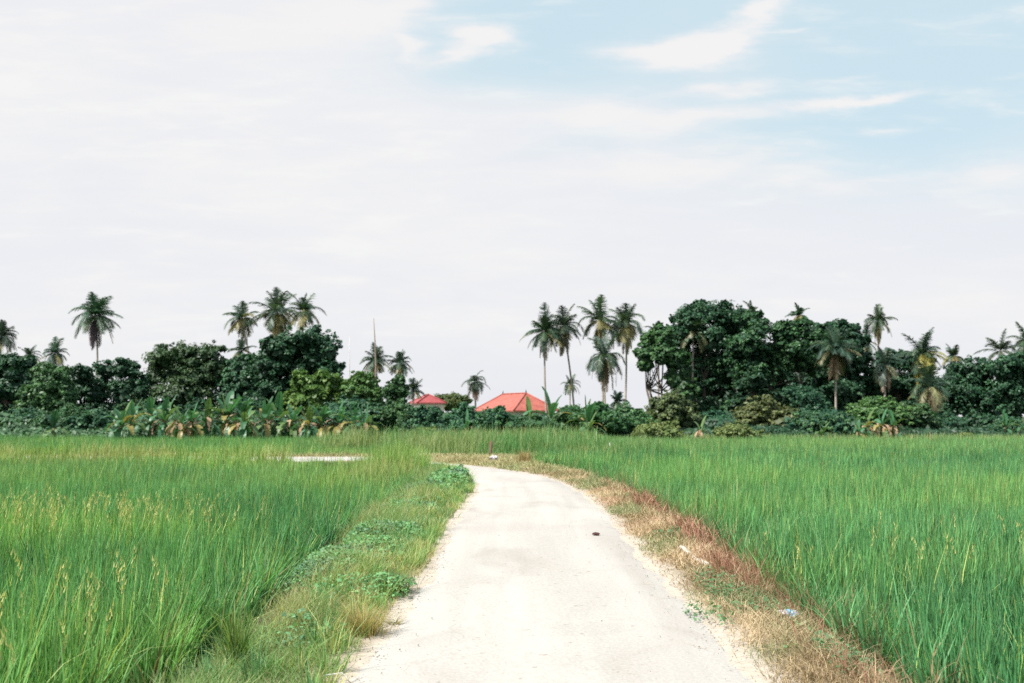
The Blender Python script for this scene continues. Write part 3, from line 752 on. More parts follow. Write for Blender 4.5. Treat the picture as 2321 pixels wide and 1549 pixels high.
SHRUBS = [
 ('low bush at the photo edge below the dark bushy tree', 30, 925, 110, 80, BG, BG2, False),
 ('spreading bush beside the small dark banana plant', 165, 918, 120, 79, MG, BG2, False),
 ('rounded bush between the small dark banana plant and the banana row', 225, 922, 90, 78, BG, BG2, False),
 ('dark bush behind the start of the banana row', 330, 905, 120, 84, DG, MG2, False),
 ('bush behind the brown drooping bananas', 450, 900, 120, 84, DG, DG2, False),
 ('dark bush behind the middle of the banana row', 570, 900, 120, 84, DG, DG2, False),
 ('layered dark bush between the yellow green tree and the reed grass', 790, 890, 120, 78, BG, BG2, True),
 ('layered bush at the end of the banana row', 850, 905, 110, 76, BG, MG2, True),
 ('wide mid green bush below the crimson roofed house', 905, 903, 80, 74, MG, MG2, False),
 ('bluish bush in front of the crimson roofed house wall', 972, 914, 95, 72, BG, BG2, False),
 ('bush draped in creeper between the two houses', 1055, 908, 95, 74, BG, (0.06, 0.16, 0.07), False),
 ('bush draped in creeper below the eave of the orange roof', 1125, 917, 105, 72, BG, (0.07, 0.17, 0.07), False),
 ('bush below the far corner of the orange roofed house', 1210, 938, 100, 72, MG, BG2, False),
 ('creeper covered bush beside the orange roof, tall banana leaf above it', 1290, 912, 100, 76, (0.04, 0.11, 0.05), (0.08, 0.17, 0.06), False),
 ('creeper covered bush below the lone hanging palm', 1355, 912, 120, 76, (0.04, 0.11, 0.05), (0.07, 0.16, 0.06), False),
 ('bright creeper covered bush just before the open end of the grove', 1425, 910, 100, 77, (0.045, 0.115, 0.05), (0.08, 0.17, 0.07), False),
 ('greyish olive rounded bush under the open end of the grove', 1525, 880, 110, 78, (0.055, 0.085, 0.038), (0.12, 0.145, 0.065), False),
 ('bluish bush beside the greyish olive bush', 1620, 925, 90, 80, BG, (0.05, 0.15, 0.075), False),
 ('flat layered olive tree shrub in front of the grove', 1730, 890, 120, 79, OL, (0.15, 0.165, 0.075), True),
 ('dark green bush below the broad glossy tree', 1815, 862, 100, 84, BG, (0.04, 0.11, 0.055), False),
 ('low bush beneath the pale trunked palm', 1850, 930, 120, 77, BG, MG2, False),
 ('dark low bush left bare at its foot beside the small bright banana', 1905, 925, 80, 79, DG, MG2, False),
 ('bright light green spreading bush behind the brown banana clump', 1990, 895, 140, 80, (0.055, 0.125, 0.045), (0.10, 0.19, 0.065), True),
 ('layered bush on the far side of the brown banana clump', 2060, 905, 110, 79, MG, (0.10, 0.16, 0.07), True),
 ('dark bush below the palm with long hanging fronds', 2140, 935, 100, 80, DG, DG2, False),
 ('shaded bush under the rounded dark tree past the grove', 2215, 935, 100, 81, DG, DG2, False),
 ('low fern like bush at the edge of the photo past the grove', 2290, 945, 90, 78, BG, MG2, True),
]
for i, (lab, px, top, w, D, c1, c2, lay) in enumerate(SHRUBS):
    make_tree(300 + i, lab, px, top, w * 1.3, D, None, nleaf=4200, size=0.26, col=c1, col2=c2, bare=0.06, name='shrub', cat='shrub', group='shrubs along the far edge of the fields', layer=lay, trunks=2)
YSH = [('pale yellow green low shrub in front of the greyish olive bush', 1485, 955, 130, 70), ('pale yellow green dome shrub between the two small banana plants', 1670, 953, 120, 70),
       ('small pale shrub at the field edge beyond the post', 1275, 975, 60, 66), ('yellowish shrub among the reeds on the near side of the bluish bush', 965, 968, 100, 64), ('tiny pale shrub at the field edge beside the dark shaded bush', 2185, 978, 50, 74)]
for i, (lab, px, top, w, D) in enumerate(YSH):
    make_tree(360 + i, lab, px, top, w, D, None, nleaf=2600, size=0.17, col=(0.11, 0.16, 0.055), col2=(0.19, 0.21, 0.085), bare=0.02, name='shrub', cat='shrub', group='pale shrubs at the field edge', trunks=2)

# ------------------------------------------------------------------ coconut palms
def frond(p0, az, el, L, droop, rng, k=16, ll=0.55, lw=0.09):
    """one feather frond: rachis + leaflets, returns quads"""
    pts = []; d = np.array([math.cos(az) * math.cos(el), math.sin(az) * math.cos(el), math.sin(el)])
    p = np.array(p0, float); st = L / k
    for i in range(k + 1):
        pts.append(p.copy())
        d = d + np.array([0, 0, -droop * (0.4 + 1.4 * i / k) / k * 2.2]); d /= np.linalg.norm(d)
        p = p + d * st
    pts = np.array(pts)
    T = np.gradient(pts, axis=0); T /= np.linalg.norm(T, axis=1)[:, None]
    side = np.cross(T, [0, 0, 1.0]); sn = np.linalg.norm(side, axis=1)
    flat = np.array([-math.sin(az), math.cos(az), 0])
    side = np.where(sn[:, None] > 0.15, side / np.maximum(sn, 1e-6)[:, None], flat)
    up = np.cross(side, T)
    Q = []
    for i in range(k):     # rachis, as a thin box-like pair of strips
        w = 0.05 * (1 - 0.8 * i / k)
        Q.append([pts[i] - side[i] * w, pts[i] + side[i] * w, pts[i + 1] + side[i + 1] * w, pts[i + 1] - side[i + 1] * w])
    n2 = k * 3
    s = np.linspace(0.10, 0.99, n2)
    P = np.stack([np.interp(s * k, np.arange(k + 1), pts[:, j]) for j in range(3)], 1)
    ii = np.minimum((s * k).astype(int), k)
    prof = np.clip(np.sin(np.pi * (0.12 + 0.86 * s)) ** 0.6, 0.15, 1)
    for sg in (-1, 1):
        hang = rng.uniform(0.25, 0.7, n2)
        dirv = side[ii] * sg * (0.85 - 0.3 * hang)[:, None] + T[ii] * rng.uniform(0.45, 0.75, n2)[:, None] + up[ii] * (0.25 - 0.3 * hang)[:, None] + np.array([0, 0, -1.0]) * (0.75 * hang)[:, None]
        dirv /= np.linalg.norm(dirv, axis=1)[:, None]
        ln = ll * prof * rng.uniform(0.75, 1.1, n2)
        tip = P + dirv * ln[:, None] + np.array([0, 0, -0.10]) * ln[:, None]
        wv = T[ii] * (lw * 0.5)
        miss = rng.random(n2) > 0.06
        q = np.stack([P - wv, P + wv, tip + wv * 0.25, tip - wv * 0.25], 1)[miss]
        Q.extend(list(q))
    return Q

def make_palm(seed, label, px, py, rpx, D, trunk_foot=None, n=24, toppx=None, dead=0, deadcol=(0.30, 0.20, 0.13), yellow=0.25, ycol=(0.24, 0.22, 0.09), droop=0.8, upright=1.0, green=(0.035, 0.075, 0.045), lean=None):
    rng = np.random.default_rng(seed)
    sc = D / F
    c = at(px, py, D)
    z0 = float(ground_z(np.array([c[0]]), np.array([D]))[0])
    fx = (trunk_foot if trunk_foot is not None else px)
    foot = at(fx, 942, D); base = np.array([foot[0], D, z0])
    root = empty('coconut_palm', base, label, 'palm', 'coconut palms above the tree line')
    top = c - base
    L = rpx * sc * rng.uniform(1.15, 1.32)
    n = int(n * rng.uniform(1.2, 1.6)); tiltx, tilty = rng.normal(0, .16, 2); green = np.array(green) * rng.uniform(.75, 1.25) + rng.uniform(0, .014, 3)
    droop *= rng.uniform(.8, 1.2); gap = rng.uniform(0, 6.28)
    mb = MB()
    H = top[2]
    pts = []; m = 9
    for i in range(m):
        t = i / (m - 1)
        bow = 0.03 * H * math.sin(math.pi * t) * (rng.random() * 0 + (1 if seed % 2 else -1))
        pts.append((top[0] * t + bow * 0.5, bow, H * t - (0.15 if i == 0 else 0)))
    rt = 0.16 if D > 120 else 0.13
    mb.tube(pts, [rt * (1.45 - 0.55 * min(1, 4 * i / (m - 1))) * (1 - 0.25 * i / (m - 1)) for i in range(m)], 8)
    mb.obj('trunk', M_PTRUNK, root)
    Q, C = [], []
    for i in range(n):
        f = (i + 0.5) / n
        el = rad(84 - 112 * f ** 0.85 + rng.normal(0, 7)) if upright >= 1 else rad(70 * upright - (70 * upright + 35) * f + rng.normal(0, 8))
        az = i * 2.39996 + rng.normal(0, 0.2)
        el = el + tiltx * math.cos(az) + tilty * math.sin(az)
        if math.cos(az - gap) > .8 and f < .8 and rng.random() < .6: continue
        lf = L * rng.uniform(0.62, 1.15) * (0.85 if f < 0.12 else 1)
        q = frond(top + np.array([0, 0, 0.0]), az, el, lf, droop * rng.uniform(0.45, 1.5) * (0.55 if f < 0.2 else 1), rng, ll=L * 0.29, lw=max(0.065, L * 0.026))
        g = np.array(green) * rng.uniform(0.75, 1.25)
        if f > 0.55 and rng.random() < yellow * 1.3: g = np.array(ycol) * rng.uniform(0.7, 1.1)
        elif rng.random() < 0.3: g = g * 0.7 + np.array([0.06, 0.08, 0.03]) * .6
        q = np.array(q); Q.append(q); C.append(g * rng.uniform(0.8, 1.2, len(q))[:, None])
    quads_obj('crown', np.concatenate(Q), np.concatenate(C), M_PALM, root)
    if dead:
        Q, C = [], []
        for i in range(int(dead * (.75 if deadcol[0] > .33 else 1.2))):
            az = rng.uniform(0, 6.28)
            q = np.array(frond(top + np.array([0, 0, -0.3]), az, rad(rng.uniform(-78, -42)), L * rng.uniform(0.7, 1.12), 1.5, rng, ll=L * 0.2, lw=max(0.06, L * 0.026)))
            Q.append(q); C.append(np.array(deadcol) * rng.uniform(0.6, 1.2) * rng.uniform(0.8, 1.2, len(q))[:, None])
        quads_obj('dead_fronds', np.concatenate(Q), np.concatenate(C), M_DRY, root)['label'] = 'dry brown fronds hanging below the crown'
    return root

YL = (0.29, 0.25, 0.12); PINK = (0.34, 0.22, 0.17); PURP = (0.14, 0.10, 0.12)
PALMS = [
 ('palm half cut off by the edge of the photo, above the dark bushy tree', 4, 762, 38, 118, dict(dead=3)),
 ('tiny palm peeping over the trees, next to the shorter drooping palm', 66, 806, 24, 150, dict(n=16)),
 ('short full palm with drooping fronds, near the tiny palm', 124, 802, 36, 125, dict(n=22, droop=1.1)),
 ('tall solitary palm with a purplish skirt of dead fronds, standing clear of others', 216, 716, 54, 130, dict(trunk_foot=212, dead=9, deadcol=PURP, yellow=.2, n=24, droop=.65)),
 ('dense round palm of the trio, on a leaning trunk', 549, 722, 46, 128, dict(trunk_foot=610, dead=3, deadcol=YL, yellow=.45, n=28)),
 ('middle palm of the trio with pale yellow lower fronds', 628, 710, 54, 126, dict(dead=4, deadcol=YL, yellow=.5, n=26)),
 ('palm of the trio next to the sky gap, fronds swept one way', 688, 705, 48, 132, dict(dead=3, deadcol=YL, yellow=.35, n=20, droop=.9)),
 ('short dark palm tucked below the dense round palm of the trio', 546, 795, 30, 124, dict(n=14, droop=.5)),
 ('yellow skirted palm crossed by the bare dead trunk', 851, 818, 36, 140, dict(dead=7, deadcol=(0.45, 0.36, 0.14), yellow=.5, n=26)),
 ('slim yellow skirted palm beside the bare dead trunk, pale trunk showing', 906, 825, 32, 140, dict(dead=4, deadcol=(0.40, 0.32, 0.12), yellow=.4, n=24, droop=1.1)),
 ('short dark palm rising just behind the crimson roof', 938, 885, 30, 138, dict(n=15, droop=.6)),
 ('small lone palm with ragged brown fronds between the two house roofs', 1076, 866, 30, 140, dict(dead=9, deadcol=PINK, yellow=.1, n=18, droop=1.1)),
 ('tall straight palm with brownish skirt over the orange roof', 1235, 752, 50, 135, dict(trunk_foot=1241, dead=9, deadcol=PINK, yellow=.25, n=26, droop=1.2)),
 ('tall palm on a leaning trunk, crown touching the straight palm over the orange roof', 1277, 740, 50, 138, dict(trunk_foot=1305, dead=6, deadcol=(0.22, 0.18, 0.12), yellow=.25, n=22, droop=.95)),
 ('very small distant palm on the leaning trunk line, low in the sky gap', 1293, 872, 24, 170, dict(n=16, droop=1.0)),
 ('tall sparse palm standing directly above the broad hanging palm', 1359, 728, 50, 132, dict(trunk_foot=1366, dead=4, deadcol=YL, yellow=.3, n=22)),
 ('broad palm with long hanging pinkish fronds, below the tall sparse palm', 1370, 812, 56, 112, dict(trunk_foot=1375, dead=10, deadcol=(0.40, 0.27, 0.19), yellow=.35, n=24, droop=1.25)),
 ('tall drooping palm on a thin trunk next to the big grove', 1419, 733, 50, 134, dict(trunk_foot=1414, dead=5, deadcol=(0.30, 0.25, 0.14), yellow=.3, n=28, droop=1.15)),
 ('stubby palm low among the creeper bushes', 1400, 912, 26, 92, dict(n=16, droop=.9)),
 ('palm top poking out of the open end of the grove', 1490, 750, 26, 106, dict(n=12, droop=.4)),
 ('palm half buried in the crown of the tallest grove tree', 1572, 752, 44, 99, dict(n=18, yellow=.5, ycol=(0.18, 0.19, 0.10), droop=1.0)),
 ('palm tuft above the glossy tree of the grove', 1704, 708, 24, 114, dict(n=14, droop=.8)),
 ('dark palm rising over the middle of the grove', 1812, 716, 30, 118, dict(n=18, droop=.9)),
 ('palm with a pale straight trunk in front of the grove', 1893, 792, 56, 93, dict(dead=8, deadcol=(0.33, 0.25, 0.16), yellow=.4, ycol=(0.20, 0.20, 0.10), n=26, droop=1.0)),
 ('highest palm after the grove, yellowed lower fronds', 1991, 728, 40, 118, dict(dead=6, deadcol=(0.30, 0.26, 0.15), yellow=.4, n=20, droop=1.0)),
 ('palm hidden beneath the highest palm after the grove', 1963, 776, 36, 108, dict(dead=4, deadcol=(0.32, 0.24, 0.14), yellow=.4, n=18, droop=1.1)),
 ('greyish umbrella shaped palm in front of the low dip of the skyline', 2006, 828, 44, 95, dict(dead=9, deadcol=(0.30, 0.24, 0.18), yellow=.4, ycol=(0.2, 0.2, 0.12), n=22, droop=1.3)),
 ('palm with upright blue fronds over a bright yellow skirt', 2090, 802, 50, 100, dict(dead=9, deadcol=(0.38, 0.33, 0.08), yellow=.6, ycol=(0.32, 0.30, 0.08), n=24)),
 ('low palm with very long hanging fronds, under the yellow skirted grove palm', 2106, 880, 54, 88, dict(dead=8, deadcol=(0.30, 0.25, 0.16), yellow=.4, ycol=(0.22, 0.22, 0.11), n=22, droop=1.4)),
 ('small faded palm in the skyline dip past the grove', 2162, 808, 32, 120, dict(dead=5, deadcol=(0.28, 0.24, 0.17), yellow=.4, n=18)),
 ('dark palm with a few stiff upright fronds over the last trees', 2268, 795, 44, 112, dict(n=13, droop=.7)),
 ('palm at the very edge of the photo, arching fronds only', 2330, 778, 44, 115, dict(n=20, droop=1.0)),
]
for i, (lab, px, py, r, D, kw) in enumerate(PALMS):
    make_palm(500 + i, lab, px, py, r, D, **kw)

# ------------------------------------------------------------------ banana plants
def banana_leaf(p0, az, el, L, W, droop, rng, k=9, torn=0.25):
    pts = []; p = np.array(p0, float); d = np.array([math.cos(az) * math.cos(el), math.sin(az) * math.cos(el), math.sin(el)])
    for i in range(k + 1):
        pts.append(p.copy()); d = d + np.array([0, 0, -droop * (0.3 + 1.6 * i / k) / k * 2]); d /= np.linalg.norm(d); p = p + d * L / k
    pts = np.array(pts); T = np.gradient(pts, axis=0); T /= np.linalg.norm(T, axis=1)[:, None]
    side = np.cross(T, [0, 0, 1.0]); sn = np.linalg.norm(side, axis=1)[:, None]
    side = np.where(sn > .15, side / np.maximum(sn, 1e-6), np.array([-math.sin(az), math.cos(az), 0]))
    up = np.cross(side, T)
    Q = []
    s = np.linspace(0, 1, k + 1); prof = np.clip(np.sin(np.pi * np.clip(s * 1.02 - 0.06, 0, 1)) ** 0.55, 0, 1) * W * .5
    for sg in (-1, 1):
        e = pts + sg * side * prof[:, None] * 0.92 + up * (prof * 0.28)[:, None]
        for i in range(k):
            if rng.random() < torn * 0.4 and i > 1: continue
            sag = rng.random() * torn * 0.5 * W
            a, b = e[i].copy(), e[i + 1].copy(); a[2] -= sag; b[2] -= sag * rng.random()
            Q.append([pts[i], pts[i + 1], b, a])
    w = 0.025
    for i in range(k):
        Q.append([pts[i] - side[i] * w + up[i] * .01, pts[i] + side[i] * w + up[i] * .01, pts[i + 1] + side[i + 1] * w + up[i + 1] * .01, pts[i + 1] - side[i + 1] * w + up[i + 1] * .01])
    return np.array(Q)

def make_banana(seed, label, px, top, D, dry=3, yellow=0.15, nl=12, green=(0.065, 0.175, 0.085), drycol=(0.34, 0.235, 0.15), Lk=1.0, base_py=None):
    rng = np.random.default_rng(seed)
    c = at(px, 942, D)
    z0 = float(ground_z(np.array([c[0]]), np.array([D]))[0])
    base = np.array([c[0], D, z0])
    root = empty('banana_plant', base, label, 'banana plant', 'banana plants at the field edge')
    Ht = at(px, top - 9, D)[2] - z0
    nl = int(nl * 1.35); hs = Ht * 0.46; lx = rng.normal(0, 0.08)
    mb = MB(); r = min(0.13, 0.05 * Ht)
    mb.tube([(0, 0, -.1), (lx * .3, 0, hs * .4), (lx * .7, 0, hs * .8), (lx, 0, hs * 1.02)], [r * 1.2, r, r * .8, r * .45], 8)
    mb.obj('pseudostem', M_BSTEM, root)
    tip = np.array([lx, 0, hs])
    Q, C = [], []
    for i in range(nl):
        f = i / max(1, nl - 1)
        el = rad(82 - 92 * f + rng.normal(0, 9)); az = i * 2.4 + rng.uniform(0, .8)
        L = Ht * 0.58 * rng.uniform(0.8, 1.15) * Lk
        q = banana_leaf(tip + np.array([0, 0, -.1 * f]), az, el, L, L * rng.uniform(0.24, 0.33), 0.3 + 1.3 * f * rng.uniform(.7, 1.3), rng)
        g = np.array(green) * rng.uniform(0.75, 1.3)
        if rng.random() < yellow * .7 and f > .2: g = np.array([0.32, 0.27, 0.09]) * rng.uniform(.7, 1.1)
        elif rng.random() < 0.25: g = np.array([0.12, 0.20, 0.07]) * rng.uniform(.8, 1.2)
        Q.append(q); C.append(g * rng.uniform(0.85, 1.15, len(q))[:, None])
    quads_obj('leaves', np.concatenate(Q), np.concatenate(C), M_BANANA, root)
    if dry:
        Q, C = [], []
        for i in range(int(dry * .9 + .5)):
            az = rng.uniform(-3.0, -0.1) if rng.random() < .7 else rng.uniform(0, 6.28)
            q = banana_leaf(tip + np.array([0, 0, .10 * Ht * rng.random()]), az, rad(rng.uniform(10, 55)), Ht * rng.uniform(.34, .62), Ht * .10, 2.3, rng, torn=0.6)
            Q.append(q); C.append(np.array(drycol) * rng.uniform(.65, 1.2) * rng.uniform(0.85, 1.15, len(q))[:, None])
        quads_obj('dead_leaves', np.concatenate(Q), np.concatenate(C), M_DRY, root)['label'] = 'dry brown leaves hanging down the stem'
    return root

BAN = [
 ('small dark banana plant standing apart in the low herbs', 122, 938, 72, dict(dry=0, nl=7, green=(0.03, 0.09, 0.05))),
 ('banana plant that starts the row, bluish green leaves', 275, 925, 71, dict(dry=1)),
 ('banana plant with a pale bent leaf near the start of the row', 300, 915, 73, dict(dry=1, yellow=.3)),
 ('tall leafy banana plant behind the start of the row', 340, 905, 76, dict(dry=0)),
 ('banana plant with a rounded upright leaf before the withered one', 375, 908, 74, dict(dry=2, yellow=.25)),
 ('most withered brown banana plant of the row, leaves hanging to the ground', 410, 928, 70, dict(dry=9, yellow=.5, nl=6)),
 ('banana plant with yellowed leaves just after the withered one', 435, 918, 71, dict(dry=4, yellow=.5)),
 ('upright green banana plant after the yellowed one', 470, 915, 72, dict(dry=1)),
 ('tallest banana plant of the row with an orange bent leaf on top', 512, 893, 73, dict(dry=3, yellow=.45)),
 ('banana plant with steep upright leaf beside the tallest one', 545, 897, 73, dict(dry=4)),
 ('banana plant with long brown hanging leaves in mid row', 558, 925, 70, dict(dry=6, yellow=.25)),
 ('green paddle leaved banana plant in mid row', 600, 912, 72, dict(dry=3)),
 ('banana plant under the yellow green tree, two raised round leaves', 635, 902, 74, dict(dry=3)),
 ('banana plant with one broad pale leaf below the yellow green tree', 668, 915, 72, dict(dry=2)),
 ('banana plant with brown streaked leaves past mid row', 700, 922, 71, dict(dry=4, yellow=.4)),
 ('banana plant with tangled yellow brown leaves', 730, 922, 71, dict(dry=5, yellow=.45)),
 ('banana plant with drooping green leaves close to the end of the row', 765, 920, 71, dict(dry=3, yellow=.2)),
 ('banana plant with pointed yellow leaf close to the layered bush', 800, 918, 70, dict(dry=2, yellow=.3)),
 ('last banana plant of the row, narrow hanging leaves', 825, 930, 69, dict(dry=3)),
 ('banana plant with broad pale leaves below the creeper bushes of the houses', 1050, 935, 68, dict(dry=1, yellow=.25, nl=7)),
 ('banana plant with dark upright leaf against the orange roof', 1250, 893, 74, dict(dry=0, yellow=.3, nl=8)),
 ('banana plant with thin leaves in front of the orange roof wall', 1195, 918, 74, dict(dry=1, yellow=.2, nl=6)),
 ('banana plant with bright yellow leaf below the far leaning palm', 1330, 915, 73, dict(dry=0, yellow=.35)),
 ('banana plant with dark hanging leaves at the field edge below the creeper bushes', 1335, 940, 69, dict(dry=4, nl=7)),
 ('small pale brown banana plant between the pale yellow green shrubs', 1590, 955, 69, dict(dry=5, nl=4, yellow=.5)),
 ('small bright green banana plant at the field edge under the pale trunked palm', 1863, 970, 70, dict(dry=0, nl=8, green=(0.10, 0.20, 0.07), Lk=1.2)),
 ('brown stemmed banana plant that opens the withered clump', 1965, 938, 72, dict(dry=8, yellow=.5, nl=6)),
 ('banana plant with yellow leaves in the middle of the withered clump', 1992, 930, 71, dict(dry=6, yellow=.55, nl=7)),
 ('banana plant with drooping pale leaves that ends the withered clump', 2022, 940, 71, dict(dry=8, yellow=.45, nl=6)),
 ('young leafy banana plant in front of the withered clump', 1945, 955, 70, dict(dry=1, nl=7)),
 ('reddish banana stem plant at the photo edge beyond the last trees', 2318, 950, 72, dict(dry=4, nl=7)),
 ('slender banana plant in the shade of the last trees', 2278, 940, 76, dict(dry=1, nl=8)),
]
for i, (lab, px, top, D, kw) in enumerate(BAN):
    make_banana(700 + i, lab, px, top, D, **kw)

# ------------------------------------------------------------------ houses
def roof_mat(name, c0, c1):
    m = bpy.data.materials.new(name)
    nt, out = nodes_of(m); L = nt.links.new; N = nt.nodes.new
    tc = N('ShaderNodeTexCoord'); wv = N('ShaderNodeTexWave'); wv.wave_type = 'BANDS'; wv.bands_direction = 'Z'; wv.inputs['Scale'].default_value = 2.2
    nz = N('ShaderNodeTexNoise'); nz.inputs['Scale'].default_value = 1.4; nz.inputs['Detail'].default_value = 7
    cr = N('ShaderNodeValToRGB'); e = cr.color_ramp.elements
    e[0].position = .3; e[0].color = (*c0, 1); e[1].position = .7; e[1].color = (*c1, 1)
    p = N('ShaderNodeBsdfPrincipled'); p.inputs['Roughness'].default_value = .65
    bp = N('ShaderNodeBump'); bp.inputs['Strength'].default_value = .6; bp.inputs['Distance'].default_value = .05
    L(tc.outputs['Object'], wv.inputs['Vector']); L(tc.outputs['Object'], nz.inputs['Vector']); L(nz.outputs['Fac'], cr.inputs[0])
    L(wv.outputs['Fac'], bp.inputs['Height']); L(bp.outputs[0], p.inputs['Normal']); L(cr.outputs[0], p.inputs['Base Color']); L(p.outputs[0], out.inputs['Surface'])
    return m
M_WALL = noise_mat('cream_plaster', [(0.3, (0.60, 0.54, 0.46)), (0.7, (0.72, 0.67, 0.58))], 1.5)
M_WIN = noise_mat('dark_shutter_glass', [(0.3, (0.03, 0.03, 0.035)), (0.7, (0.06, 0.06, 0.07))], 2, rough=.3)
M_FRAME = noise_mat('pale_window_frame', [(0.3, (0.55, 0.52, 0.48)), (0.7, (0.66, 0.63, 0.58))], 3)

def house(label, corner_px, D, theta, a, b, eave_z, ridge_z, rmat, over=0.6, wins=(), fin=False):
    c = at(corner_px, 942, D); z0 = -0.2
    base = np.array([c[0], D, z0])
    root = empty('house', base, label, 'house', 'red roofed houses behind the bushes')
    ad = np.array([-math.cos(theta), math.sin(theta), 0]); bd = np.array([math.sin(theta), math.cos(theta), 0])
    X = lambda v: ad * v[0] + bd * v[1] + np.array([0, 0, v[2]])
    ez, rz = eave_z - z0, ridge_z - z0
    MB().box((over, over, -0.1), (a - over, b - over, ez - 0.12), X).obj('wall', M_WALL, root, sm=False)
    h = b / 2
    V = [X((0, 0, ez)), X((a, 0, ez)), X((a, b, ez)), X((0, b, ez)), X((h, h, rz)), X((a - h, h, rz)),
         X((0, 0, ez - .16)), X((a, 0, ez - .16)), X((a, b, ez - .16)), X((0, b, ez - .16))]
    Fc = [(0, 1, 5, 4), (1, 2, 5), (2, 3, 4, 5), (3, 0, 4), (0, 6, 7, 1), (1, 7, 8, 2), (2, 8, 9, 3), (3, 9, 6, 0), (6, 9, 8, 7)]
    rf = poly_obj('roof', V, Fc, rmat, root)
    rc = MB()
    for p, q in ((V[4], V[5]), (V[0], V[4]), (V[3], V[4]), (V[1], V[5]), (V[2], V[5])):
        rc.tube([p + np.array([0, 0, .04]), q + np.array([0, 0, .04])], [.12, .12], 6)
    rc.obj('ridge_cap', rmat, rf)
    if fin:
        for e in (V[4], V[5]):
            MB().tube([e, e + np.array([0, 0, .3]), e + np.array([0, 0, .55])], [.12, .08, .03], 6).obj('finial', M_WIN, rf)
    for (face, s, w, zlo, zhi) in wins:
        if face == 'a':
            lo, hi = (s, over - .06, zlo), (s + w, over + .05, zhi); lo2, hi2 = (s + .08, over - .075, zlo + .08), (s + w - .08, over - .055, zhi - .08)
        else:
            lo, hi = (over - .06, s, zlo), (over + .05, s + w, zhi); lo2, hi2 = (over - .075, s + .08, zlo + .08), (over - .055, s + w - .08, zhi - .08)
        wn = MB().box(lo, hi, X).obj('window', M_FRAME, root, sm=False)
        MB().box(lo2, hi2, X).obj('pane', M_WIN, wn, sm=False)
M_RO = roof_mat('orange_roof_tiles', (0.29, 0.068, 0.05), (0.40, 0.118, 0.088))
M_RC = roof_mat('crimson_roof_tiles', (0.25, 0.04, 0.045), (0.32, 0.07, 0.07))
house('single storey house with a wide orange tiled hip roof and cream wall', 1164, 148, rad(66), 16.5, 7.6, 2.45, 5.1, M_RO, over=.7, fin=True, wins=(('b', 2.0, 1.4, 1.0, 2.1), ('a', 3, 1.5, 1.0, 2.1), ('a', 7, 1.5, 1.0, 2.1)))
house('small house with a crimson tiled hip roof, white upper wall and dark windows', 945, 160, rad(72), 6.4, 4.9, 3.75, 5.1, M_RC, over=.35, wins=(('b', 0.75, .9, 2.75, 3.5), ('b', 2.6, 1.0, 2.6, 3.4)))

# ------------------------------------------------------------------ poles, posts, litter
def lone(name, label, cat, D, pts_px, radii, mat, n=8, z_foot=True):
    P = [at(px, py, D) for px, py in pts_px]
    z0 = float(ground_z(np.array([P[0][0]]), np.array([D]))[0])
    base = np.array([P[0][0], D, z0])
    pts = [p - base for p in P]
    if z_foot: pts = [np.array([pts[0][0] + (pts[0][0] - pts[1][0]) * .3, 0, -.15])] + pts; radii = [radii[0] * 1.1] + list(radii)
    o = MB().tube(pts, radii, n).obj(name, mat, None, base)
    return tag(o, label, cat)
lone('dead_palm_trunk', 'tall bare dead palm trunk, pale and leaning, in front of a yellow skirted palm', 'dead trunk', 104, [(851, 880), (852, 830), (850, 780), (847, 722)], [.12, .095, .07, .035], M_DEAD)
M_POLE = noise_mat('weathered_pole', [(0.3, (0.45, 0.43, 0.42)), (0.7, (0.6, 0.58, 0.57))], 3)
lone('mast', 'thin faint grey mast in the sky beside the big dense round tree', 'mast', 150, [(792, 900), (792, 835), (792, 764)], [.07, .06, .03], M_POLE)
M_POST = noise_mat('brown_post_wood', [(0.3, (0.10, 0.06, 0.04)), (0.7, (0.20, 0.125, 0.09))], 9, stretch=(1, 1, .2))
lone('wooden_post', 'brown wooden post standing at the outside of the road bend', 'post', 41.5, [(1111, 1047), (1112, 1025), (1113, 1000)], [.07, .06, .055], M_POST)
lone('stake', 'thin pale stake standing in the rice field', 'stake', 44, [(1383, 1040), (1383, 1020), (1382, 1003)], [.022, .02, .016], M_POLE)

def crumple(name, label, cat, px, py, D, sx, sy, sz, seed, colfun, z=None, rough=0.4):
    """a crumpled bag: displaced sphere with pleats; colour bands by face"""
    rng = np.random.default_rng(seed)
    c = at(px, py, D) if z is None else np.array([*gnd(px, py, z), z])
    nu, nv = 28, 18
    V = []
    ph = rng.uniform(0, 6.28, 6)
    for j in range(nv + 1):
        t = math.pi * j / nv
        for i in range(nu):
            p = 2 * math.pi * i / nu
            r = 1 + .13 * math.sin(5 * p + ph[0] + 2 * t) + .09 * math.sin(9 * p + ph[1]) * math.sin(t) + .12 * math.sin(4 * t + 3 * p + ph[2]) + rng.normal(0, .05)
            V.append((sx * r * math.sin(t) * math.cos(p), sy * r * math.sin(t) * math.sin(p), sz * (1 + r * math.cos(t)) * .95))
    Q, C = [], []
    V = np.array(V)
    for j in range(nv):
        for i in range(nu):
            q = [j * nu + i, j * nu + (i + 1) % nu, (j + 1) * nu + (i + 1) % nu, (j + 1) * nu + i]
            Q.append(V[q]); m = V[q].mean(0); C.append(colfun(m[0] / sx, m[1] / sy, m[2] / sz, rng))
    gz = float(ground_z(np.array([c[0]]), np.array([c[1]]))[0]) + 0.02
    o = quads_obj(name, np.array(Q), np.array(C), M_BAG, None, (c[0], c[1], gz))
    return tag(o, label, cat)
M_BAG = leaf_mat('thin_plastic', .2, .35, .5)
def bagcol(x, y, z, r):
    if 0.55 < z < 1.25: return np.array([0.05, 0.04, 0.14]) * r.uniform(.7, 1.3)
    return np.array([0.55, 0.53, 0.56]) * r.uniform(.85, 1.1)
g = gnd(1119, 1050, 0.0)
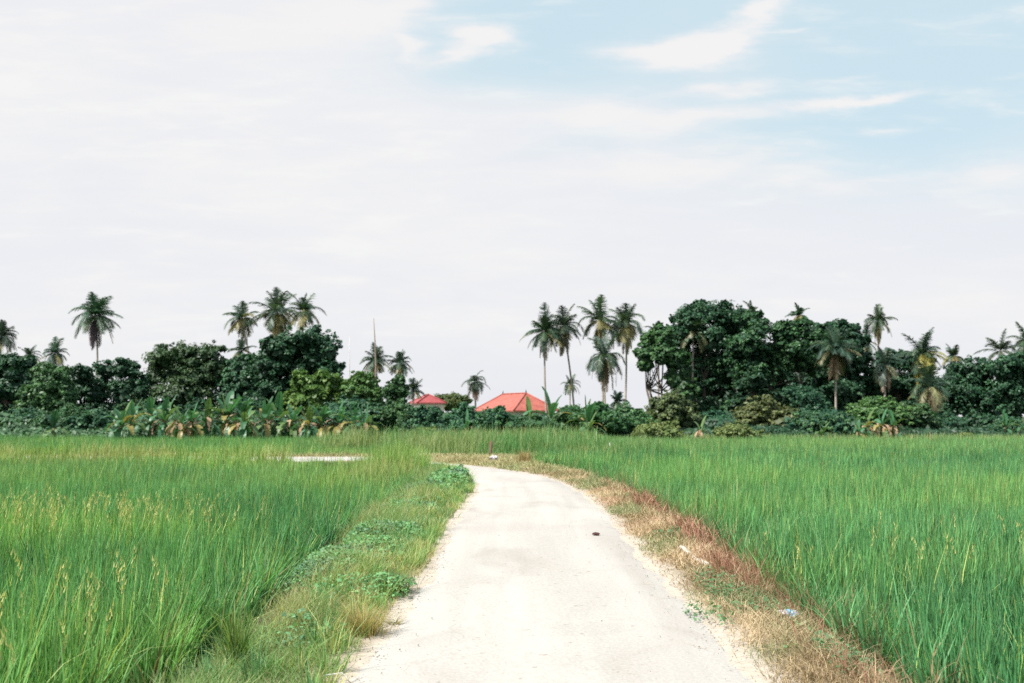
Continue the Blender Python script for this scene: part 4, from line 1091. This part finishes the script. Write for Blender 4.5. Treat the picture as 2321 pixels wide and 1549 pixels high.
crumple('rubbish_bag', 'white rubbish bag with a navy band lying at the foot of the post', 'bag', 1119, 1049, g[1], .14, .13, .12, 3, bagcol, z=0.0)
def bagcol2(x, y, z, r):
    if x > -0.1 and x < 0.6 and z > .8: return np.array([0.16, 0.36, 0.52]) * r.uniform(.8, 1.2)
    if x < -.75: return np.array([0.55, 0.52, 0.34])
    return np.array([0.52, 0.52, 0.53]) * r.uniform(.7, 1.15)
crumple('plastic_bag', 'crumpled blue and white plastic bag in the dry ditch beside the rice', 'bag', 1785, 1405, 8.0,   .085, .07, .035, 5, bagcol2, z=0.0)

# white split pipe lying on the verge
p0 = np.array([*gnd(1543, 1240, 0.08), 0.08]); p1 = np.array([*gnd(1612, 1286, 0.045), 0.045]); pm = (p0 * .45 + p1 * .55) + np.array([-.02, 0, -.012])
M_PIPE = noise_mat('chalky_white_pipe', [(0.3, (0.42, 0.38, 0.33)), (0.7, (0.60, 0.57, 0.51))], 8)
mb = MB(); mb.tube([p0 - p0, (p0 * .9 + p1 * .1) - p0, pm - p0, (p0 * .1 + p1 * .9) - p0, p1 - p0], [.022, .030, .023, .028, .018], 10)
o = mb.obj('pipe', M_PIPE, None, p0); tag(o, 'broken white pipe lying in the dry grass of the verge', 'pipe')
# dark dropping / stone on the road
g = gnd(1350, 1213, 0.03)
def lump(name, label, cat, g, z, s, mat, seed):
    rng = np.random.default_rng(seed); V = []; nu, nv = 12, 8; Fc = []
    for j in range(nv + 1):
        for i in range(nu):
            t = math.pi * j / nv; p = 2 * math.pi * i / nu; r = 1 + rng.normal(0, .16)
            V.append((s[0] * r * math.sin(t) * math.cos(p), s[1] * r * math.sin(t) * math.sin(p), s[2] * (1 + r * math.cos(t))))
    for j in range(nv):
        for i in range(nu): Fc.append((j * nu + i, j * nu + (i + 1) % nu, (j + 1) * nu + (i + 1) % nu, (j + 1) * nu + i))
    return tag(poly_obj(name, V, Fc, mat, None, (g[0], g[1], z)), label, cat)
lump('dropping', 'small dark reddish lump lying on the pale road', 'dropping', g, 0.025, (.05, .045, .02), noise_mat('dark_lump', [(0.3, (0.04, 0.018, 0.016)), (0.7, (0.12, 0.05, 0.045))], 20), 4)
# pale twig by the road edge
t0 = np.array([*gnd(735, 1532, .06), .06]); t1 = np.array([*gnd(775, 1526, .05), .05]); t2 = np.array([*gnd(790, 1540, .04), .04])
o = MB().tube([(0, 0, 0), t1 - t0, t2 - t0], [.006, .005, .003], 6).obj('twig', M_POLE, None, t0); tag(o, 'pale bent twig on the grass at the road edge', 'twig')

# loose grit and small stones swept to the road edges
def grit():
    n = 3800
    side = R.random(n) < .5
    k = R.integers(0, len(EL) - 1, n)
    E0 = np.where(side[:, None], EL[k], ER[np.minimum(k, len(ER) - 1)]); E1 = np.where(side[:, None], ER[np.minimum(k, len(ER) - 1)], EL[k])
    w = (E1 - E0) / np.linalg.norm(E1 - E0, axis=1)[:, None]
    off = np.where(R.random(n) < .96, np.abs(R.normal(0, .15, n)) - .05, R.uniform(0, 2.6, n))
    P = E0 + w * off[:, None] + R.normal(0, .25, (n, 2)) * np.array([.1, 1])
    ok = (P[:, 1] > 4) & (P[:, 1] < 26) & in_poly(P[:, 0], P[:, 1], ROAD); P = P[ok]; n = len(P)
    s = .003 + .006 * R.random(n) ** 4
    c = np.c_[P, np.full(n, .030) + s * .3]
    Qs = []
    for dx, dy, dz in ((0, 0, 1), (1, 0, .3), (-1, 0, .3), (0, 1, .3), (0, -1, .3)):
        nn = np.tile(np.array([dx, dy, dz], float), (n, 1)); nn /= np.linalg.norm(nn, axis=1)[:, None]
        Qs.append(leafq(c + nn * s[:, None] * .5, s * 1.7, s * 1.5, nn, .12))
    col = np.array([.37, .335, .30]) * R.uniform(.6, 1.15, n)[:, None]
    o = quads_obj('gravel', np.concatenate(Qs), np.tile(col, (5, 1)), M_DRY)
    tag(o, 'loose grit and small stones along the road edges', 'gravel', kind='stuff')
grit()

# single tufts that stand out on the verge
def tuft(label, px, py, n, h, r, col, seed, lean=.7, wd=.006):
    rng = np.random.default_rng(seed); g = gnd(px, py, 0.0)
    a = rng.uniform(0, 6.28, n); rr = np.abs(rng.normal(0, r * .35, n))
    x = np.cos(a) * rr; y = np.sin(a) * rr
    z = ground_z(x + g[0], y + g[1]) - .01
    Q = blades(np.stack([x, y, z], 1), h * rng.uniform(.5, 1.15, n), np.full(n, wd), a + rng.normal(0, .5, n), np.abs(rng.normal(lean, .3, n)), 3, rng.uniform(0, .35, n), rng)
    c = np.array(col[0])[None] * (1 - (rng.random(n) < .4))[:, None] + 0
    f = (rng.random(n) < .45)[:, None]
    c = np.where(f, np.array(col[1]), np.array(col[0])) * rng.uniform(.75, 1.2, n)[:, None]
    o = quads_obj('grass_tuft', Q, np.repeat(c, 3, 0), M_RICE, None, (g[0], g[1], 0))
    tag(o, label, 'grass tuft', 'grass tufts on the verge')
tuft('orange yellow dry tuft of grass leaning over the road edge', 825, 1440, 420, .26, .22, ((0.40, 0.30, 0.13), (0.22, 0.24, 0.09)), 1)
tuft('dark green tuft of grass over a hollow at the road edge', 895, 1345, 420, .24, .26, ((0.09, 0.15, 0.07), (0.17, 0.20, 0.09)), 2)
tuft('tall bright green tuft of grass in the ditch beside the rice', 535, 1520, 150, .50, .14, ((0.12, 0.22, 0.06), (0.20, 0.26, 0.08)), 3, lean=.3, wd=.010)
tuft('small flat tuft of grass growing alone on the pale road', 895, 1415, 60, .07, .08, ((0.20, 0.20, 0.09), (0.3, 0.26, 0.13)), 4, lean=1.6)
tuft('straw coloured tuft of dry grass at the outside of the bend', 1190, 1052, 200, .6, .5, ((0.42, 0.31, 0.19), (0.34, 0.27, 0.13)), 5, lean=.4, wd=.02)

# ------------------------------------------------------------------ sky, sun, camera
EXPO = 0.80
SKY_S = 0.1
SUN_EL, SUN_AZ = rad(52), rad(-125)      # azimuth from +Y towards +X: the sun stands behind and to the left of the camera
w = bpy.data.worlds.new('World'); SC.world = w; w.use_nodes = True
nt = w.node_tree; nt.nodes.clear(); N = nt.nodes.new; L = nt.links.new
out = N('ShaderNodeOutputWorld'); bg = N('ShaderNodeBackground'); bg.inputs['Strength'].default_value = SKY_S
sky = N('ShaderNodeTexSky'); sky.sky_type = 'NISHITA'; sky.sun_disc = False
sky.sun_elevation = SUN_EL; sky.sun_rotation = SUN_AZ; sky.dust_density = 1.5
tc = N('ShaderNodeTexCoord'); sx = N('ShaderNodeSeparateXYZ'); L(tc.outputs['Generated'], sx.inputs[0])
def mth(op, a, b=None, c=None, clamp=False):
    n = N('ShaderNodeMath'); n.operation = op; n.use_clamp = clamp
    for i, v in enumerate((a, b, c)):
        if v is None: continue
        if isinstance(v, (int, float)): n.inputs[i].default_value = v
        else: L(v, n.inputs[i])
    return n.outputs[0]
def srange(x, a, b):
    n = N('ShaderNodeMapRange'); n.interpolation_type = 'SMOOTHSTEP'
    n.inputs[1].default_value = a; n.inputs[2].default_value = b; n.inputs[3].default_value = 0; n.inputs[4].default_value = 1
    L(x, n.inputs[0]); return n.outputs[0]
yy = mth('MAXIMUM', sx.outputs[1], 0.05)
A = mth('DIVIDE', sx.outputs[0], yy)          # direction towards the fields, sideways
E = mth('DIVIDE', sx.outputs[2], yy)          # and upwards
# streaky cloud noise over the dome of the sky, drawn out along the horizon
zz = mth('ADD', mth('MAXIMUM', sx.outputs[2], 0.0), 0.30)
cp = N('ShaderNodeCombineXYZ'); L(mth('DIVIDE', sx.outputs[0], mth('ADD', yy, 0.0)), cp.inputs[0]); L(mth('MULTIPLY', E, 2.5), cp.inputs[1])
def cn(scale, det, st=(1, 1, 1), dist=0.3, rough=.55, off=0.0, rot=8):
    mp = N('ShaderNodeMapping'); mp.inputs['Scale'].default_value = st; mp.inputs['Location'].default_value = (off, off * .7, off * .3); mp.inputs['Rotation'].default_value = (0, 0, rad(-rot))
    n = N('ShaderNodeTexNoise'); n.inputs['Scale'].default_value = scale; n.inputs['Detail'].default_value = det; n.inputs['Distortion'].default_value = dist; n.inputs['Roughness'].default_value = rough
    L(cp.outputs[0], mp.inputs[0]); L(mp.outputs[0], n.inputs['Vector']); return n
n1 = cn(3.2, 6, (.7, 1, 1), .35, .5).outputs['Fac']
n2 = cn(9.0, 9, (.55, 1.25, 1), .5, .6, 4.3, 16).outputs['Fac']
n3 = cn(22, 8, (.6, 1.2, 1), .4, .62, 9.1, 14).outputs['Fac']
wn = cn(7.0, 6, (.8, 1, 1), .2, .6, 2.2)
ws = N('ShaderNodeSeparateXYZ'); L(wn.outputs['Color'], ws.inputs[0])
Aw = mth('ADD', A, mth('MULTIPLY', mth('SUBTRACT', ws.outputs[0], .5), .13))
Ew = mth('ADD', E, mth('MULTIPLY', mth('SUBTRACT', ws.outputs[1], .5), .055))
def blob(px, py, rx, ry, slope=0.0, a_=None, e_=None):
    d = ray(px, py)
    da = mth('SUBTRACT', a_ or Aw, d[0] / d[1]); de = mth('SUBTRACT', e_ or Ew, d[2] / d[1])
    de = mth('SUBTRACT', de, mth('MULTIPLY', da, slope))
    q = mth('ADD', mth('POWER', mth('ABSOLUTE', mth('DIVIDE', da, rx / F)), 2.0), mth('POWER', mth('ABSOLUTE', mth('DIVIDE', de, ry / F)), 2.0))
    return mth('POWER', 2.718, mth('MULTIPLY', q, -1.0))
# openness of the veil of cloud (blue showing through)
openb = mth('MULTIPLY', srange(E, 0.10, 0.43), srange(mth('ADD', A, mth('MULTIPLY', E, 0.5)), 0.0, 0.45))
for (px, py, rx, ry, sl, k) in [(1060, 60, 200, 100, 0, .8), (1150, 170, 300, 60, .05, .38), (1300, 40, 200, 90, 0, .5), (1900, 320, 380, 110, 0, .35), (1260, 340, 150, 26, .12, .22), (2150, 180, 300, 190, 0, .35), (760, 170, 260, 70, .1, .12), (2200, 560, 300, 60, 0, .14)]:
    openb = mth('ADD', openb, mth('MULTIPLY', blob(px, py, rx, ry, sl), k))
openb = mth('ADD', openb, mth('MULTIPLY', mth('SUBTRACT', n1, .5), .35))
openb = mth('MULTIPLY', openb, srange(E, 0.02, 0.2))
clouds = None
for (px, py, rx, ry, sl, k) in [(1095, 92, 88, 36, 0, 1.7), (905, 112, 36, 26, -.2, 1.0), (1000, 128, 60, 15, 0.1, .9), (930, 10, 80, 30, .3, .6), (1500, 112, 150, 40, -.02, 1.2), (1620, 112, 120, 40, 0.05, 1.0), (1690, 60, 90, 40, .5, .8), (1740, 12, 110, 24, .3, .9),
                                (1640, 205, 150, 24, .16, 1.0), (1920, 225, 190, 16, .08, 1.2), (1330, 262, 170, 34, -.02, 1.15), (1600, 280, 170, 30, .12, 1.0), (1960, 292, 80, 9, .05, .8), (1560, 380, 340, 55, .03, 1.0), (1900, 410, 120, 30, 0, .6), (800, 40, 190, 60, .05, .9), (1950, 118, 110, 12, -.1, .45), (2260, 385, 170, 40, .1, .8), (600, 60, 300, 60, 0, .8), (1790, 82, 70, 8, .1, .6), (1960, 170, 110, 9, .16, .5)]:
    b_ = mth('MULTIPLY', blob(px, py, rx, ry, sl), k)
    clouds = b_ if clouds is None else mth('ADD', clouds, b_)
tex = mth('ADD', mth('MULTIPLY', n2, .6), mth('MULTIPLY', n3, .4))
cl = srange(mth('ADD', clouds, mth('MULTIPLY', mth('SUBTRACT', tex, .5), 2.2)), 0.0, 1.35)
wisps = mth('MULTIPLY', srange(tex, .50, .72), .55)
blue = mth('MULTIPLY', mth('MULTIPLY', srange(openb, -0.05, 1.15), .92), mth('SUBTRACT', 1.0, mth('MAXIMUM', cl, wisps)), clamp=True)
def K(c):
    k = 1 / (SKY_S * 2 ** EXPO); return (c[0] * k, c[1] * k, c[2] * k, 1)
def mixrgb(f, a, b, mode='MIX'):
    n = N('ShaderNodeMixRGB'); n.blend_type = mode
    for i, v in zip((0, 1, 2), (f, a, b)):
        if isinstance(v, (int, float)): n.inputs[i].default_value = v
        elif isinstance(v, tuple): n.inputs[i].default_value = v
        else: L(v, n.inputs[i])
    return n.outputs[0]
veil = mixrgb(srange(mth('ADD', mth('MULTIPLY', n1, .5), mth('MULTIPLY', tex, .5)), .40, .60), K((0.845, 0.855, 0.893)), K((0.895, 0.895, 0.90)))
veil = mixrgb(mth('MULTIPLY', srange(tex, .52, .66), .75), veil, K((0.92, 0.925, 0.92)))
veil = mixrgb(mth('MULTIPLY', srange(E, .10, -0.01), .5), veil, K((0.80, 0.81, 0.85)))
thin = mixrgb(0.12, K((0.625, 0.805, 0.88)), sky.outputs[0])      # haze-whitened blue of the clear gaps
veil2 = mixrgb(cl, veil, K((0.905, 0.895, 0.895)))
colr = mixrgb(blue, veil2, thin)
L(colr, bg.inputs['Color']); L(bg.outputs[0], out.inputs['Surface'])

sd = bpy.data.lights.new('sun', 'SUN'); sd.energy = 4.6; sd.angle = rad(0.6); sd.color = (1.0, 0.96, 0.90)
so = bpy.data.objects.new('sun', sd); COL.objects.link(so)
v = Vector((math.sin(SUN_AZ) * math.cos(SUN_EL), math.cos(SUN_AZ) * math.cos(SUN_EL), math.sin(SUN_EL)))
so.rotation_euler = v.to_track_quat('Z', 'Y').to_euler(); so.location = v * 60

cd = bpy.data.cameras.new('camera'); cd.sensor_width = 36; cd.lens = 35; cd.clip_end = 3000; cd.clip_start = 0.05
cd.dof.use_dof = True; cd.dof.focus_distance = 10.0; cd.dof.aperture_fstop = 2.4
co = bpy.data.objects.new('camera', cd); COL.objects.link(co)
co.location = (0, 0, CAMZ); co.rotation_euler = (rad(90) + TILT, 0, 0)
SC.camera = co
SC.view_settings.view_transform = 'Standard'; SC.view_settings.look = 'None'
SC.view_settings.exposure = EXPO; SC.view_settings.gamma = 1
SC.cycles.max_bounces = 6; SC.cycles.diffuse_bounces = 3; SC.cycles.glossy_bounces = 2; SC.cycles.transmission_bounces = 4
SC.cycles.use_denoising = False
SC.render.engine = 'CYCLES'
